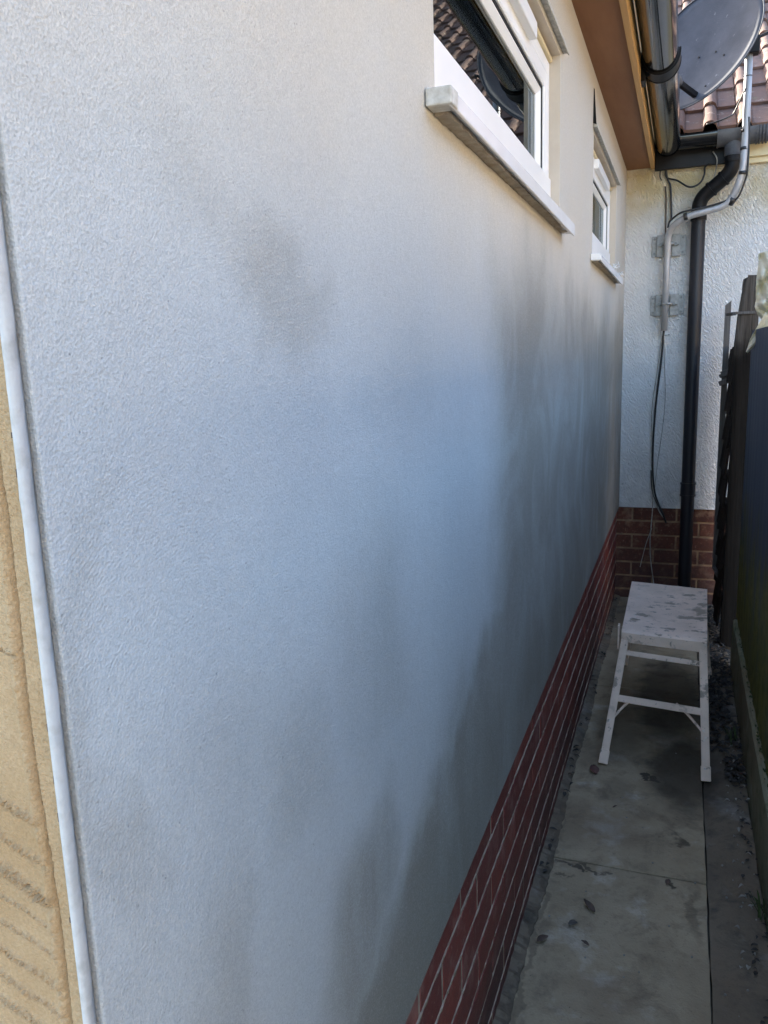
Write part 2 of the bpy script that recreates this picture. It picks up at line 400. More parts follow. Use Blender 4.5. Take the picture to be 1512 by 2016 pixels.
def mat_panel():
    n = N('navy_board_with_algae')
    x, y, z = n.sep()[0:3]
    c = n.mix(n.mr(n.noise(5, 5, .6, stretch=(1, 1, .25)), .35, .68), (.040, .058, .105), (.062, .082, .13))
    g = n.math('ADD', n.mr(z, 1.0, .30, 0, 1), n.mr(n.noise(7, 5, .65, stretch=(1, 1, .35)), .3, .7, -.45, .35))
    g = n.mr(g, .15, .85, 0, 1, True)
    c = n.mix(g, c, n.mix(n.mr(n.noise(25, 4, .7), .4, .6), (.085, .095, .016), (.15, .155, .03)))
    c = n.mix(n.mr(n.noise(60, 4, .7, stretch=(1, 1, .3)), .66, .72, 0, .5), c, (.13, .14, .13))
    return n.fin(c, .6, n.bump(n.noise(30, 4, .6, stretch=(1, 1, .2)), .0015), .35)
M_panel = mat_panel()
def mat_cloth():
    n = N('cream_plastic_sheet')
    c = n.mix(n.mr(n.noise(12, 4, .6), .35, .7), (.84, .78, .62), (.70, .65, .50))
    c = n.mix(n.mr(n.noise(45, 3, .7), .60, .70, 0, .2), c, (.30, .28, .2))
    n.fin(c, .45, n.bump(n.noise(25, 4, .6), .01), .4)
    n.b.inputs['Subsurface Weight'].default_value = .15; n.b.inputs['Subsurface Radius'].default_value = (.02, .02, .01)
    n.b.inputs['Subsurface Scale'].default_value = .5
    return n.m
M_cloth = mat_cloth()
M_leaf = simple('dead_leaf', (.13, .085, .06), (.07, .05, .04), .7, 40, 150, .001)
M_leafr = simple('russet_dead_leaf', (.16, .075, .055), (.10, .05, .045), .6, 40, 150, .001)
M_debris = simple('damp_litter', (.055, .05, .045), (.022, .02, .017), .85, 45, 150, .001)
M_debrisp = simple('pale_litter', (.30, .29, .26), (.2, .19, .17), .85, 45, 150, .001)
M_moss = simple('moss', (.05, .075, .02), (.03, .05, .015), .95, 60, 200, .002)
M_mortarlump = simple('fallen_render', (.15, .14, .12), (.09, .085, .075), .9, 60, 200, .002)
M_sunwall = simple('sunlit_cream_wall', (.56, .46, .33), (.50, .41, .29), .9, 4, 80, .003)

# ================================================================ THE SETTING
L = 4.54           # rear wall
bm = B(); box(bm, -60, 60, -60, 60, -.30, -.032)
tag(obj('ground', bm, M_ground), kind='structure')
bm = B(); box(bm, .72, 4.6, -6, 12, -.031, -.004)
tag(obj('neighbour_yard', bm, M_yard), kind='structure')
# paving slabs of the alley, 6 mm joints
def slab(bm, x0, x1, y0, y1, z1, ny=26, nx=8):
    """slab with slightly ragged rim"""
    top = []
    for j in range(ny+1):
        row = []
        for i in range(nx+1):
            x = x0+(x1-x0)*i/nx; y = y0+(y1-y0)*j/ny
            e = i in (0, nx) or j in (0, ny)
            r = random.uniform(-.0016, .0016) if e else 0
            zz = z1 + (random.uniform(-.0012, 0) - .0015 if e else random.uniform(-.0004, .0004))
            row.append(bm.verts.new((x + (r if i in (0, nx) else 0), y + (r if j in (0, ny) else 0), zz)))
        top.append(row)
    for j in range(ny):
        for i in range(nx): bm.faces.new((top[j][i], top[j][i+1], top[j+1][i+1], top[j+1][i]))
    rim = top[0] + [r[-1] for r in top[1:]] + top[-1][-2::-1] + [r[0] for r in top[-2:0:-1]]
    low = [bm.verts.new((v.co.x, v.co.y, -.03)) for v in rim]
    for k in range(len(rim)):
        k2 = (k+1) % len(rim); bm.faces.new((rim[k], low[k], low[k2], rim[k2]))
bm = B()
slab(bm, .006, .4105, 2.020, 3.24, 0); slab(bm, .006, .4105, 3.246, L-.01, .0)
slab(bm, .006, .4105, 1.06, 2.0145, -.001); slab(bm, .006, .4105, -.4, 1.054, 0)
tag(obj('path', bm, M_path), kind='structure')
bm = B(); slab(bm, .4145, .541, -.4, 2.95, -.004, 60, 4); slab(bm, .4145, .545, 2.953, L-.01, -.010, 30, 4)
tag(obj('path_edging', bm, M_strip), kind='structure')
bm = B()
box(bm, -4, .018, -3, .28, -.03, -.006)
tag(obj('front_ground', bm, M_path), kind='structure')

# ================================================================ THE HOUSE ON THE LEFT
house = thing('rendered_house', (0, .3116, 0), 'freshly rendered house side with grey-white drying wall and maroon brick plinth', 'house')
FY = .3116         # front corner
WZ0, SZ = .512, 2.262
WIN = [(1.063, 2.165), (2.945, 3.915)]     # openings in y
OZ0, OZ1 = 1.688, 2.078
# render wall with two openings: outer skin grid of quads + reveals + thickness
bm = B()
ys = [FY+.0125, WIN[0][0], WIN[0][1], WIN[1][0], WIN[1][1], L]
zs = [WZ0, OZ0, OZ1, SZ+.02]
T = .10
def grid(bm, x):
    vv = {}
    for j, y in enumerate(ys):
        for k, z in enumerate(zs): vv[j, k] = bm.verts.new((x, y, z))
    return vv
a = grid(bm, 0); b = grid(bm, -T)
holes = {(1, 1), (3, 1)}
for j in range(5):
    for k in range(3):
        if (j, k) in holes: continue
        bm.faces.new((a[j, k], a[j+1, k], a[j+1, k+1], a[j, k+1])); bm.faces.new((b[j, k], b[j, k+1], b[j+1, k+1], b[j+1, k]))
for (j, k) in holes:
    c = [(j, k), (j+1, k), (j+1, k+1), (j, k+1)]
    for q in range(4): 
        f = bm.faces.new((a[c[q]], a[c[(q+1) % 4]], b[c[(q+1) % 4]], b[c[q]])); f.material_index = 1
def rim(c):
    for q in range(len(c)-1): bm.faces.new((a[c[q]], b[c[q]], b[c[q+1]], a[c[q+1]]))
rim([(j, 0) for j in range(6)]); rim([(j, 3) for j in range(6)]); rim([(0, k) for k in range(4)]); rim([(5, k) for k in range(4)])
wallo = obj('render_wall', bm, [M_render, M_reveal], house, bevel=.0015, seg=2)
wallo['label'] = 'freshly floated grey-white render with damp brownish patches'

# brick plinth
def bricks(bm, lay, axis, a0, a1, ztop, nrow, face, depth, sgn, off0=0, length=.2205, h=.0685, ch=.0785, jt=.0095):
    for r in range(nrow):
        z1 = ztop - r*ch; z0 = z1 - h
        s = a0 - (length+jt)*(.5 if (r+off0) % 2 else .0) - .07
        while s < a1:
            e = s+length
            p, q = max(s, a0), min(e, a1)
            if q-p > .015:
                j = random.uniform(-.0008, .0010); dz = random.uniform(-.001, .001)
                f = face + j*sgn
                if axis == 'y': vs = box(bm, f-depth if sgn > 0 else f, f if sgn > 0 else f+depth, p, q, z0+dz, z1+dz)
                else: vs = box(bm, p, q, f, f+depth, z0+dz, z1+dz)
                t = random.random()
                for v in vs: v[lay] = t
            s = e+jt
bm = B(); lay = bm.verts.layers.float.new('tone')
bricks(bm, lay, 'y', FY+.01, L-.002, WZ0-.004, 7, -.012, .05, 1, length=.2205)
pl = obj('brick_plinth', bm, M_brick_red, house, bevel=.0015, seg=2)
# raised weather-struck mortar, slightly ragged, behind brick face
bm = B()
ny = 420
for r in range(8):
    zc = WZ0-.004 - r*.0785 + .005
    prev = None
    for j in range(ny+1):
        y = FY+.012 + (L-.004-FY-.012)*j/ny
        pr = -.0108 + random.uniform(-.0014, .0010)
        h0 = .0060 + .0028*noise.noise(Vector((y*14, r*3.1, 0))) + random.uniform(-.0010, .0012)
        ring = [bm.verts.new((-.06, y, zc-h0)), bm.verts.new((pr-.002, y, zc-h0)), bm.verts.new((pr, y, zc+h0*.6)), bm.verts.new((-.06, y, zc+h0))]
        if prev:
            for q in range(3): bm.faces.new((prev[q], prev[q+1], ring[q+1], ring[q]))
        prev = ring
box(bm, -.064, -.0132, FY+.014, L-.004, -.03, WZ0-.003)
obj('mortar_joints', bm, M_mortar, pl)
# sloping dirt/mortar fillet at the base
bm = B(); prev = None
for j in range(300):
    y = FY+.01+(L-FY-.02)*j/299
    o = .011+random.uniform(-.003, .003)+.004*math.sin(y*7); hh = .012+random.uniform(-.004, .006)
    ring = [bm.verts.new((-.012, y, hh)), bm.verts.new((o*.5, y, hh*.55+.001)), bm.verts.new((o+.008, y, .0016)), bm.verts.new((o+.01, y, -.03)), bm.verts.new((-.012, y, -.03))]
    if prev:
        for q in range(4): bm.faces.new((prev[q], prev[q+1], ring[q+1], ring[q]))
    prev = ring
tag(obj('wall_foot_dirt', bm, M_strip), 'dark line of damp dirt along the foot of the maroon brick plinth', 'dirt', kind='stuff')

# front wall with tan scratch coat, ridges combed by hand
bm = B()
def ridge(x, z):
    """relief height of scratch coat at x(<0), z"""
    h = 0
    # vertical grooves parallel to the corner
    g = -.0175 + .0022*math.sin(z*9) + .001*math.sin(z*31)
    d = (x-g)/.0014; h -= .0040*math.exp(-d*d)
    d = (x-g+.0045)/.002; h += .0022*math.exp(-d*d)*(.7+.6*noise.noise(Vector((z*260, 1, 2))))
    fade = max(0, min(1, (g-.0015-x)/.004))
    if fade > 0:
        for (z0, sl, wd, am) in SCR:
            d = (z - (z0 + sl*(x+.03) + .0007*math.sin(x*160+z0*50)))/(wd*.55)
            if abs(d) < 3.4:
                n_ = noise.noise(Vector((x*520, z*520, z0)))+.5*noise.noise(Vector((x*1300, z*1300, z0)))
                h += fade*(.95*am*math.exp(-d*d)*(.8+1.2*n_) - am*1.0*math.exp(-((d+1.8)*1.2)**2))
    h += .0007*noise.noise(Vector((x*60, z*60, 3))) + (.0011*abs(noise.noise(Vector((x*420, z*300, 9)))) if x > g-.0065 else 0)
    return h
SCR = [(1.214, .55, .0024, .0030), (1.3, .2, .001, .001), (1.117, -.42+0, .0042, .0036), (1.092, -.40, .0034, .0030), (1.069, -.43, .0062, .0048), (1.05, -.38, .0022, .0024),
       (1.032, -.36, .0024, .0026), (1.011, -.40, .0036, .0036), (.992, -.36, .0030, .0032), (.973, -.36, .0042, .0034), (.952, -.36, .0032, .0032), (.93, -.36, .004, .003), (.905, -.33, .003, .003)]
SCR[0] = (1.216, -.25, .0022, .0024)
SCR.append((1.345, .0, .002, .0016))
nx, nz = 120, 900
X0 = -.115
vv = []
for k in range(nz+1):
    z = .84+(1.52-.84)*k/nz; row = []
    for i in range(nx+1):
        x = -.004+(X0+.004)*i/nx
        row.append(bm.verts.new((x, FY+.004-ridge(x, z)-random.uniform(0, .0004), z)))
    vv.append(row)
for k in range(nz):
    for i in range(nx): bm.faces.new((vv[k][i], vv[k][i+1], vv[k+1][i+1], vv[k+1][i]))
def wallrect(x0, x1, z0, z1): box(bm, x0, x1, FY+.0045, FY+.0115, z0, z1)
wallrect(-5, -.1145, 0, 2.6); wallrect(-.1145, -.004, 0, .84); wallrect(-.1145, -.004, 1.52, 2.6)
fw = obj('scratch_coat_front_wall', bm, M_scratch, house)
fw['label'] = 'tan undercoat of sand and cement combed with rough scratch lines'
# corner bead : rounded nosing, slightly wavy, gritty inner edge
bm = B()
nzb = 220; prev = None
for k in range(nzb+1):
    z = WZ0+(SZ-WZ0)*k/nzb
    wv = .0003*math.sin(z*13)+.0002*math.sin(z*37+1)+random.uniform(-.00035, .00035)
    prof = [(-.0034, .0045), (-.0036+wv, .0002), (-.0022, -.0014), (.0002, -.0013), (.0012, .0002), (.0015, .0022), (.0011+wv, .0044+wv), (.0001, .0056+wv), (-.0034, .0105)]
    ring = [bm.verts.new((x, FY+y, z)) for x, y in prof]
    if prev:
        for q in range(len(prof)): bm.faces.new((prev[q], prev[(q+1) % len(prof)], ring[(q+1) % len(prof)], ring[q]))
    else: bm.faces.new(ring)
    prev = ring
bm.faces.new(prev)
for k in range(60):
    z = .80+.0232*k+random.uniform(-.004, .004); hh = random.uniform(.0010, .0028)
    if random.random() < .35: continue
    box(bm, -.0044+random.uniform(-.0005, .0004), -.0030, FY+.0003, FY+.004, z-hh, z+hh, 1)
cb = obj('corner_bead', bm, [M_bead, M_clog], house, smooth=True)
cb['label'] = 'pale rounded plastic bead down the corner of the render'

# soffit, fascia, eave closure
bm = B(); box(bm, -.004, .1165, FY-.05, L-.002, SZ+.004, SZ+.016)
obj('soffit', bm, M_soffit, house, bevel=.001)
bm = B(); box(bm, .117, .1355, FY-.05, L-.002, SZ-.004, SZ+.15)
obj('fascia_board', bm, M_fascia, house, bevel=.0015)
# half round gutter (outer shell), y from front to 4.41
def gutter_shell(bm, pt, axis, a0, a1, r, th=.0025, ang0=-8, ang1=188, seg=28, zr=1.0):
    P = []
    for k in range(seg+1):
        t = R(180 + (ang0 + (ang1-ang0)*k/seg)); P.append((math.cos(t)*r, math.sin(t)*r*zr))
    Q = [(c[0]*(1-th/r), c[1]*(1-th/r)) for c in P][::-1]
    prof = P+Q
    rings = []
    for s in (a0, a1):
        rings.append([bm.verts.new((pt[0]+u, s, pt[1]+v)) if axis == 'y' else bm.verts.new((s, pt[0]+u, pt[1]+v)) for u, v in prof])
    n_ = len(prof)
    for k in range(n_): bm.faces.new((rings[0][k], rings[0][(k+1) % n_], rings[1][(k+1) % n_], rings[1][k]))
    for rr in rings:
        m_ = len(P)
        for k in range(m_-1): bm.faces.new((rr[k], rr[k+1], rr[n_-2-k], rr[n_-1-k]))
GX, GZ, GR = .1985, 2.345, .0575
bm = B(); gutter_shell(bm, (GX, GZ), 'y', FY-.08, 4.395, GR, zr=1.08)
g = obj('gutter', bm, M_gutter, house, smooth=True)
gm = g.modifiers.new('es', 'EDGE_SPLIT'); gm.split_angle = R(50)
bm = B(); gutter_shell(bm, (GX, GZ), 'y', 3.10, 3.20, GR+.006, .0055, zr=1.07)
for yy in (3.10, 3.192): gutter_shell(bm, (GX, GZ), 'y', yy, yy+.008, GR+.0085, .004, zr=1.06)
box(bm, .136, .150, 3.115, 3.185, 2.268, 2.40)
u_ = obj('union_bracket', bm, M_blackpvc, g, smooth=True); u_.modifiers.new('es', 'EDGE_SPLIT').split_angle = R(50)
bm = B(); gutter_shell(bm, (GX, GZ), 'y', 1.2, 1.26, GR+.006, .0055, zr=1.07); box(bm, .136, .150, 1.2, 1.26, 2.268, 2.40)
u_ = obj('union_bracket', bm, M_blackpvc, g, smooth=True); u_.modifiers.new('es', 'EDGE_SPLIT').split_angle = R(50)
# rounded stop end
bm = B()
prev = None
for q in range(7):
    t = q/6*math.pi/2
    rr = (GR+.003)*(math.cos(t)*.45+.55) if q < 6 else .001
    yy = 4.385+.035*math.sin(t)
    ring = [bm.verts.new((GX+math.cos(R(180+180*k/24))*rr, yy, GZ+math.sin(R(180+180*k/24))*rr*1.08)) for k in range(25)]
    if prev:
        for k in range(24): bm.faces.new((prev[k], prev[k+1], ring[k+1], ring[k]))
    prev = ring
obj('gutter_stop_end', bm, M_gutter, g, smooth=True)

# tiled roofs -----------------------------------------------------
def tiles(bm, lay, origin, across, up, nrm, ncol, nrow, wtile=.30, gauge=.30, rolls=2, seed=3, rh=.032, lip=.016):
    """interlocking double-roman tiles laid in courses; across, up, nrm are unit vectors"""
    rnd = random.Random(seed)
    O = Vector(origin); A = Vector(across); U = Vector(up); Nn = Vector(nrm)
    def prof(s):   # s in 0..1 over one roll module
        c = (s-.22)/.22
        return rh*math.sqrt(max(0, 1-c*c)) if abs(c) < 1 else (.0025 if s > .47 and s < .51 else 0)
    ns = 18
    for r in range(nrow):
        for c in range(ncol):
            t = rnd.random(); jl = rnd.uniform(-.006, .006); jh = rnd.uniform(0, .004)
            x0 = c*wtile; pts = []
            for i in range(rolls*ns+1):
                s = i/ns; x = x0 + (wtile-.003)*i/(rolls*ns)
                pts.append((x, prof(s % 1 if i < rolls*ns else .999)))
            rows = []
            for (uu, hh, th) in ((r*gauge - .02 + jl, lip+jh, 0), (r*gauge+gauge*.5, lip*.5+jh*.5, 0), (r*gauge+gauge+.05, 0., 0)):
                rows.append([bm.verts.new(O + A*x + U*uu + Nn*(h+hh)) for x, h in pts])
            bot = [bm.verts.new(O + A*x + U*(r*gauge-.02+jl+.001) + Nn*(h+lip+jh-.014)) for x, h in pts]
            botb = [bm.verts.new(O + A*x + U*(r*gauge+gauge*.6) + Nn*(h*.9+lip*.4-.014)) for x, h in pts]
            seq = [botb, bot]+rows
            for p_, q_ in zip(seq, seq[1:]):
                for i in range(len(p_)-1): bm.faces.new((p_[i], p_[i+1], q_[i+1], q_[i]))
            for rr in seq:
                for v in rr: v[lay] = t
pit = R(29)
bm = B(); lay = bm.verts.layers.float.new('tone')
tiles(bm, lay, (.19, 5.1, 2.42), (0, -1, 0), (-math.cos(pit), 0, math.sin(pit)), (math.sin(pit), 0, math.cos(pit)), 17, 11, seed=5)
box(bm, -3.2, .13, FY-.02, 5.1, SZ+.05, SZ+.06)
obj('tiled_roof', bm, M_tile, house)

# windows -----------------------------------------------------------
def make_window(y0, y1, idx):
    D = -.027                                            # face of the frame
    FWd = .036
    bm = B()
    box(bm, -.085, D, y0, y0+FWd, OZ0, 2.062); box(bm, -.085, D, y1-FWd, y1, OZ0, 2.062)
    box(bm, -.085, D, y0+FWd+.0001, y1-FWd-.0001, OZ0, OZ0+.040); box(bm, -.085, D, y0+FWd+.0001, y1-FWd-.0001, 2.036, 2.062)
    wp = obj('window', bm, M_upvc, house, bevel=.0025)
    wp['label'] = ['nearer white window with casement, head vent and projecting sill', 'farther white window by the rear wall, partly hidden by its reveal'][idx]
    bm = B(); box(bm, D+.0003, D+.0050, y0+.001, y1-.001, OZ0+.001, 1.792)
    obj('bottom_rail', bm, M_upvc, wp, bevel=.0015)
    a0, a1, b0, b1 = y0+FWd+.0015, y1-FWd-.0015, OZ0+.0415, 2.0345
    bm = B()
    def ringprof(bm, prof, k0=1.0):
        rr = [[bm.verts.new(v) for v in ((x, a0+o, b0+o), (x, a1-o, b0+o), (x, a1-o, b1-o), (x, a0+o, b1-o))] for o, x in prof]
        for p_, q_ in zip(rr, rr[1:]):
            for i in range(4): bm.faces.new((p_[i], p_[(i+1) % 4], q_[(i+1) % 4], q_[i]))
    ringprof(bm, [(0, -.078), (0, D-.001), (.0035, D+.0028), (.010, D+.0032), (.012, D+.0020), (.044, D+.0016), (.047, D-.0005), (.047, -.034)])
    obj('sash', bm, M_upvc, wp, bevel=.0006)
    bm = B(); ringprof(bm, [(.0470, -.033), (.0473, D-.0035), (.0525, D-.0045), (.0525, -.040)])
    obj('gasket', bm, M_gasket, wp)
    bm = B(); ringprof(bm, [(.0526, -.036), (.0530, D-.0060), (.0560, D-.0065), (.0680, -.0425), (.0685, -.047)])
    obj('glazing_bead', bm, M_upvc, wp, bevel=.0006)
    o_ = .068
    e0, e1, f0, f1 = a0+o_, a1-o_, b0+o_, b1-o_
    bm = B(); box(bm, -.0485, -.0455, e0, e1, f0, f1)
    obj('glass_pane', bm, M_glass, wp)
    bm = B(); s = .011; box(bm, -.060, -.050, e0, e0+s, f0, f1); box(bm, -.060, -.050, e1-s, e1, f0, f1); box(bm, -.060, -.050, e0+s, e1-s, f0, f0+s); box(bm, -.060, -.050, e0+s, e1-s, f1-s, f1)
    obj('spacer_bar', bm, M_alu, wp)
    # trickle vent with hood on the head of the frame
    v0, v1 = [(1.32, 1.87), (3.20, 3.66)][idx]
    bm = B(); zv = 2.018
    vs = box(bm, D+.0005, D+.020, v0, v1, zv, zv+.034)
    obj('trickle_vent', bm, M_upvc, wp, bevel=.003)
    bm = B(); box(bm, D+.004, D+.0215, v0+.010, v1-.010, zv+.004, zv+.028)
    # cream head extension above frame
    bm.free(); bm = B(); box(bm, -.06, -.020, y0+.004, y1-.002, 2.0625, 2.0745)
    obj('head_extension', bm, M_creampaint, wp, bevel=.003)
    # sill
    bm = B()
    s0, s1 = y0-.045, y1+.047
    P = [(-.080, OZ0-.001), (.0295, 1.6835), (.0325, 1.681), (.0325, 1.6535), (.0300, 1.6520), (.0275, 1.6535), (.0270, 1.6640), (-.002, 1.6680), (-.080, 1.6680)]
    ra = [bm.verts.new((x, s0 if x > 0 else y0, z)) for x, z in P]; rb = [bm.verts.new((x, s1 if x > 0 else y1, z)) for x, z in P]
    bm.free(); bm = B()
    def ext(P, q0, q1):
        ra = [bm.verts.new((x, q0, z)) for x, z in P]; rb = [bm.verts.new((x, q1, z)) for x, z in P]
        for i in range(len(P)): bm.faces.new((ra[i], ra[(i+1) % len(P)], rb[(i+1) % len(P)], rb[i]))
        bm.faces.new(ra[::-1]); bm.faces.new(rb)
    def nose(zt, zb): return [(.0012, zt+.002), (.0300, zt), (.0330, zt-.0025), (.0330, zb+.0015), (.0305, zb), (.0280, zb+.0015), (.0275, zb+.0060), (.0012, zb+.0085)]
    ra = [bm.verts.new((x, s0+.004, z)) for x, z in nose(1.6865, 1.6640)]; rb = [bm.verts.new((x, s1, z)) for x, z in nose(1.6885, 1.6565)]
    for i in range(8): bm.faces.new((ra[i], ra[(i+1) % 8], rb[(i+1) % 8], rb[i]))
    bm.faces.new(ra[::-1]); bm.faces.new(rb)
    ext([(-.080, 1.6878), (.0010, 1.6857), (.0010, 1.6655), (-.080, 1.6655)], y0+.001, y1-.001)
    sl = obj('sill', bm, M_sill, wp, bevel=.001)
    # end cap on the near end
    bm = B(); box(bm, .0011, .0345, s0-.003, s0+.030, 1.6650, 1.6860)
    cpo = obj('sill_end_cap', bm, simple('grubby_pvc', (.60, .60, .56), (.40, .38, .33), .45, 70, 200, .0006) if idx == 0 else M_upvc, sl, bevel=.002)
    bm = B(); box(bm, .0012, .0205, s0+.036, s1-.035, 1.6640, 1.6700)
    bmesh.ops.subdivide_edges(bm, edges=[e for e in bm.edges if abs(e.verts[0].co.y-e.verts[1].co.y) > .2], cuts=90)
    for v in bm.verts: v.co.z += random.uniform(-.0018, .001) if v.co.z < 1.666 else 0; v.co.x += random.uniform(-.002, .0005) if v.co.x > .015 else 0
    obj('bedding_mortar', bm, M_sillunder, sl)
    # bell-cast drip bead over the head
    bm = B()
    h0, h1 = y0-.03, y1+.036
    ext([(.0008, 2.128), (.0035, 2.126), (.0150, 2.092), (.0165, 2.086), (.0140, 2.0855), (.0110, 2.0905), (.0008, 2.0905)], h0, h1)
    obj('drip_bead', bm, M_drip, wp, bevel=.0006)
    # dark room behind
    bm = B()
    box(bm, -1.6, -.101, y0-.25, y1+.25, 1.0, 2.24)
    f = [q for q in bm.faces if all(abs(v.co.x+.101) < 1e-4 for v in q.verts)]
    bmesh.ops.delete(bm, geom=f, context='FACES_ONLY')
    obj('room_interior', bm, M_room, wp)
    return wp
w1 = make_window(*WIN[0], 0); w2 = make_window(*WIN[1], 1)
# reeded edge of render mesh sticking up over the farther window's bead
bm = B()
vs = [bm.verts.new(v) for v in ((.001, 2.905, 2.100), (.012, 2.907, 2.096), (.004, 2.912, 2.205), (.001, 2.910, 2.210))]
bm.faces.new(vs); bmesh.ops.solidify(bm, geom=bm.faces[:], thickness=.002)
obj('mesh_fin', bm, M_gasket, w2)
# lumps of wet render and a net of plastic offcut on far sill
bm = B()
for k in range(26):
    y = 3.60+random.uniform(0, .36); c = Vector((random.uniform(.0, .034), y, 1.688+random.uniform(0, .003)))
    bmesh.ops.create_icosphere(bm, subdivisions=1, radius=random.uniform(.002, .006), matrix=Matrix.Translation(c))
for v in bm.verts: v.co += Vector((random.uniform(-.0015, .0015), random.uniform(-.002, .002), random.uniform(-.001, .0015)))
tag(obj('render_droppings', bm, M_drip), 'loose grey crumbs of dried render on the farther window sill', 'crumbs', kind='stuff')
for ci, (yy, zz, lab) in enumerate(((3.93, 1.700, 'crumpled clear plastic offcut on the far tip of the farther sill'), (3.70, 1.718, 'crumpled clear plastic offcut in the middle of the farther sill'))):
    bm = B(); rr = random.Random(ci)
    for k in range(7):
        p = [Vector((.020+rr.uniform(-.015, .022), yy+rr.uniform(-.05, .05), zz+rr.uniform(-.010, .016))) for _ in range(3)]
        tube(bm, smooth_path(p, 5), .0012, 5)
    tag(obj('plastic_offcut', bm, M_upvc, smooth=True), lab, 'plastic scrap', 'plastic scraps on the farther sill')

# ================================================================ THE REAR HOUSE
rear = thing('rear_house', (.5, L, 0), 'rear house wall in white textured paint over orange brick with brown tiled roof', 'house')
bm = B(); box(bm, -.3, 3.4, L, L+.1, .512, 2.30)
obj('textured_wall', bm, M_pebble, rear)
bm = B(); lay = bm.verts.layers.float.new('tone')
bricks(bm, lay, 'x', -.2, 3.4, WZ0-.003, 7, L+.010, .05, -1, off0=1)
bp_ = obj('brick_base', bm, M_brick_org, rear, bevel=.003)
bm = B(); box(bm, -.2, 3.4, L+.0135, L+.09, -.03, WZ0-.001)
obj('mortar_joints', bm, M_mortar_org, bp_)
bm = B(); box(bm, .137, .505, L-.045, L-.022, 2.243, 2.380)
box(bm, .137, .505, L-.0219, L-.0002, 2.250, 2.30)
obj('fascia_board', bm, M_blackpvc, rear, bevel=.002)['label'] = 'black part of the fascia'
bm = B(); box(bm, .5053, 3.4, L-.040, L-.020, 2.262, 2.380); box(bm, .5053, 3.4, L-.0199, L-.0002, 2.235, 2.30)
obj('fascia_board', bm, M_creampaint, rear, bevel=.003)['label'] = 'cream painted part of the fascia'
RGY, RGZ, RGR = 4.440, 2.366, .055
bm = B(); gutter_shell(bm, (RGY, RGZ), 'x', .16, .420, RGR, zr=1.0)
rg = obj('gutter', bm, M_gutter, rear, smooth=True); rg.modifiers.new('es', 'EDGE_SPLIT').split_angle = R(50)
bm = B(); gutter_shell(bm, (RGY, RGZ), 'x', .4205, .600, RGR+.004, .005)
for xx in (.4205, .59, .604, .618, .632): gutter_shell(bm, (RGY, RGZ), 'x', xx, xx+.007, RGR+.008, .006)
gutter_shell(bm, (RGY, RGZ), 'x', .600, .650, RGR, .004)
tube(bm, [(.497, RGY, 2.325), (.497, RGY, 2.262)], .041, 24)
ou = obj('running_outlet', bm, M_greyboard, rg, smooth=True); ou.modifiers.new('es', 'EDGE_SPLIT').split_angle = R(40)
# downpipe with swan neck
bm = B(); PX, PY, PR = .352, L-.050, .0335
tube(bm, [(PX, PY, .04), (PX, PY, .60)], PR, 28); tube(bm, [(PX, PY, .60), (PX, PY, 2.02)], PR, 28)
dp = obj('downpipe', bm, M_blackpipe, rear, smooth=True); dp.modifiers.new('es', 'EDGE_SPLIT').split_angle = R(40)
bm = B(); neck = fillet_path([(.497, RGY, 2.30), (.497, RGY, 2.195), (PX, PY, 2.085), (PX, PY, 1.99)], .055, 10)
tube(bm, neck, PR+.0005, 28)
sn = obj('swan_neck', bm, M_blackpvc, dp, smooth=True); sn.modifiers.new('es', 'EDGE_SPLIT').split_angle = R(60)
bm = B()
a_, b_ = Vector((.497, RGY, 2.195)), Vector((PX, PY, 2.085)); d_ = (b_-a_).normalized()
for k_, q_ in (([a_+d_*.045, a_+d_*.055], .005), ([a_+d_*.115, a_+d_*.125], .005), ([(.497, RGY, 2.235), (.497, RGY, 2.262)], .005), ([(PX, PY, 1.985), (PX, PY, 2.035)], .0045)):
    bm = B(); tube(bm, k_, PR+q_, 28)
    obj('socket_collar', bm, M_blackpvc, dp, smooth=True).modifiers.new('es', 'EDGE_SPLIT').split_angle = R(40)
bm = B(); tube(bm, [(PX, PY, .60), (PX, PY, .66)], PR+.0035, 28); tube(bm, [(PX, PY, .655), (PX, PY, .664)], PR+.006, 28); tube(bm, [(PX, PY, .592), (PX, PY, .600)], PR+.006, 28)
obj('socket_collar', bm, M_blackpipe, dp, smooth=True).modifiers.new('es', 'EDGE_SPLIT').split_angle = R(40)
# roof
p2 = R(31)
bm = B(); lay = bm.verts.layers.float.new('tone')
tiles(bm, lay, (.205-5*.30, 4.400, 2.378), (1, 0, 0), (0, math.cos(p2), math.sin(p2)), (0, -math.sin(p2), math.cos(p2)), 17, 18, seed=11)
P_ = [(4.412, 2.372), (4.412+5.2*math.cos(p2), 2.372+5.2*math.sin(p2)), (4.412+5.2*math.cos(p2), 2.33), (4.43, 2.33)]
ra = [bm.verts.new((-1.3, y, z)) for y, z in P_]; rb = [bm.verts.new((3.6, y, z)) for y, z in P_]
for i in range(4): bm.faces.new((ra[i], ra[(i+1) % 4], rb[(i+1) % 4], rb[i])).material_index = 1
bm.faces.new(ra[::-1]).material_index = 1; bm.faces.new(rb).material_index = 1
obj('tiled_roof', bm, [M_tile, M_darkwood], rear)

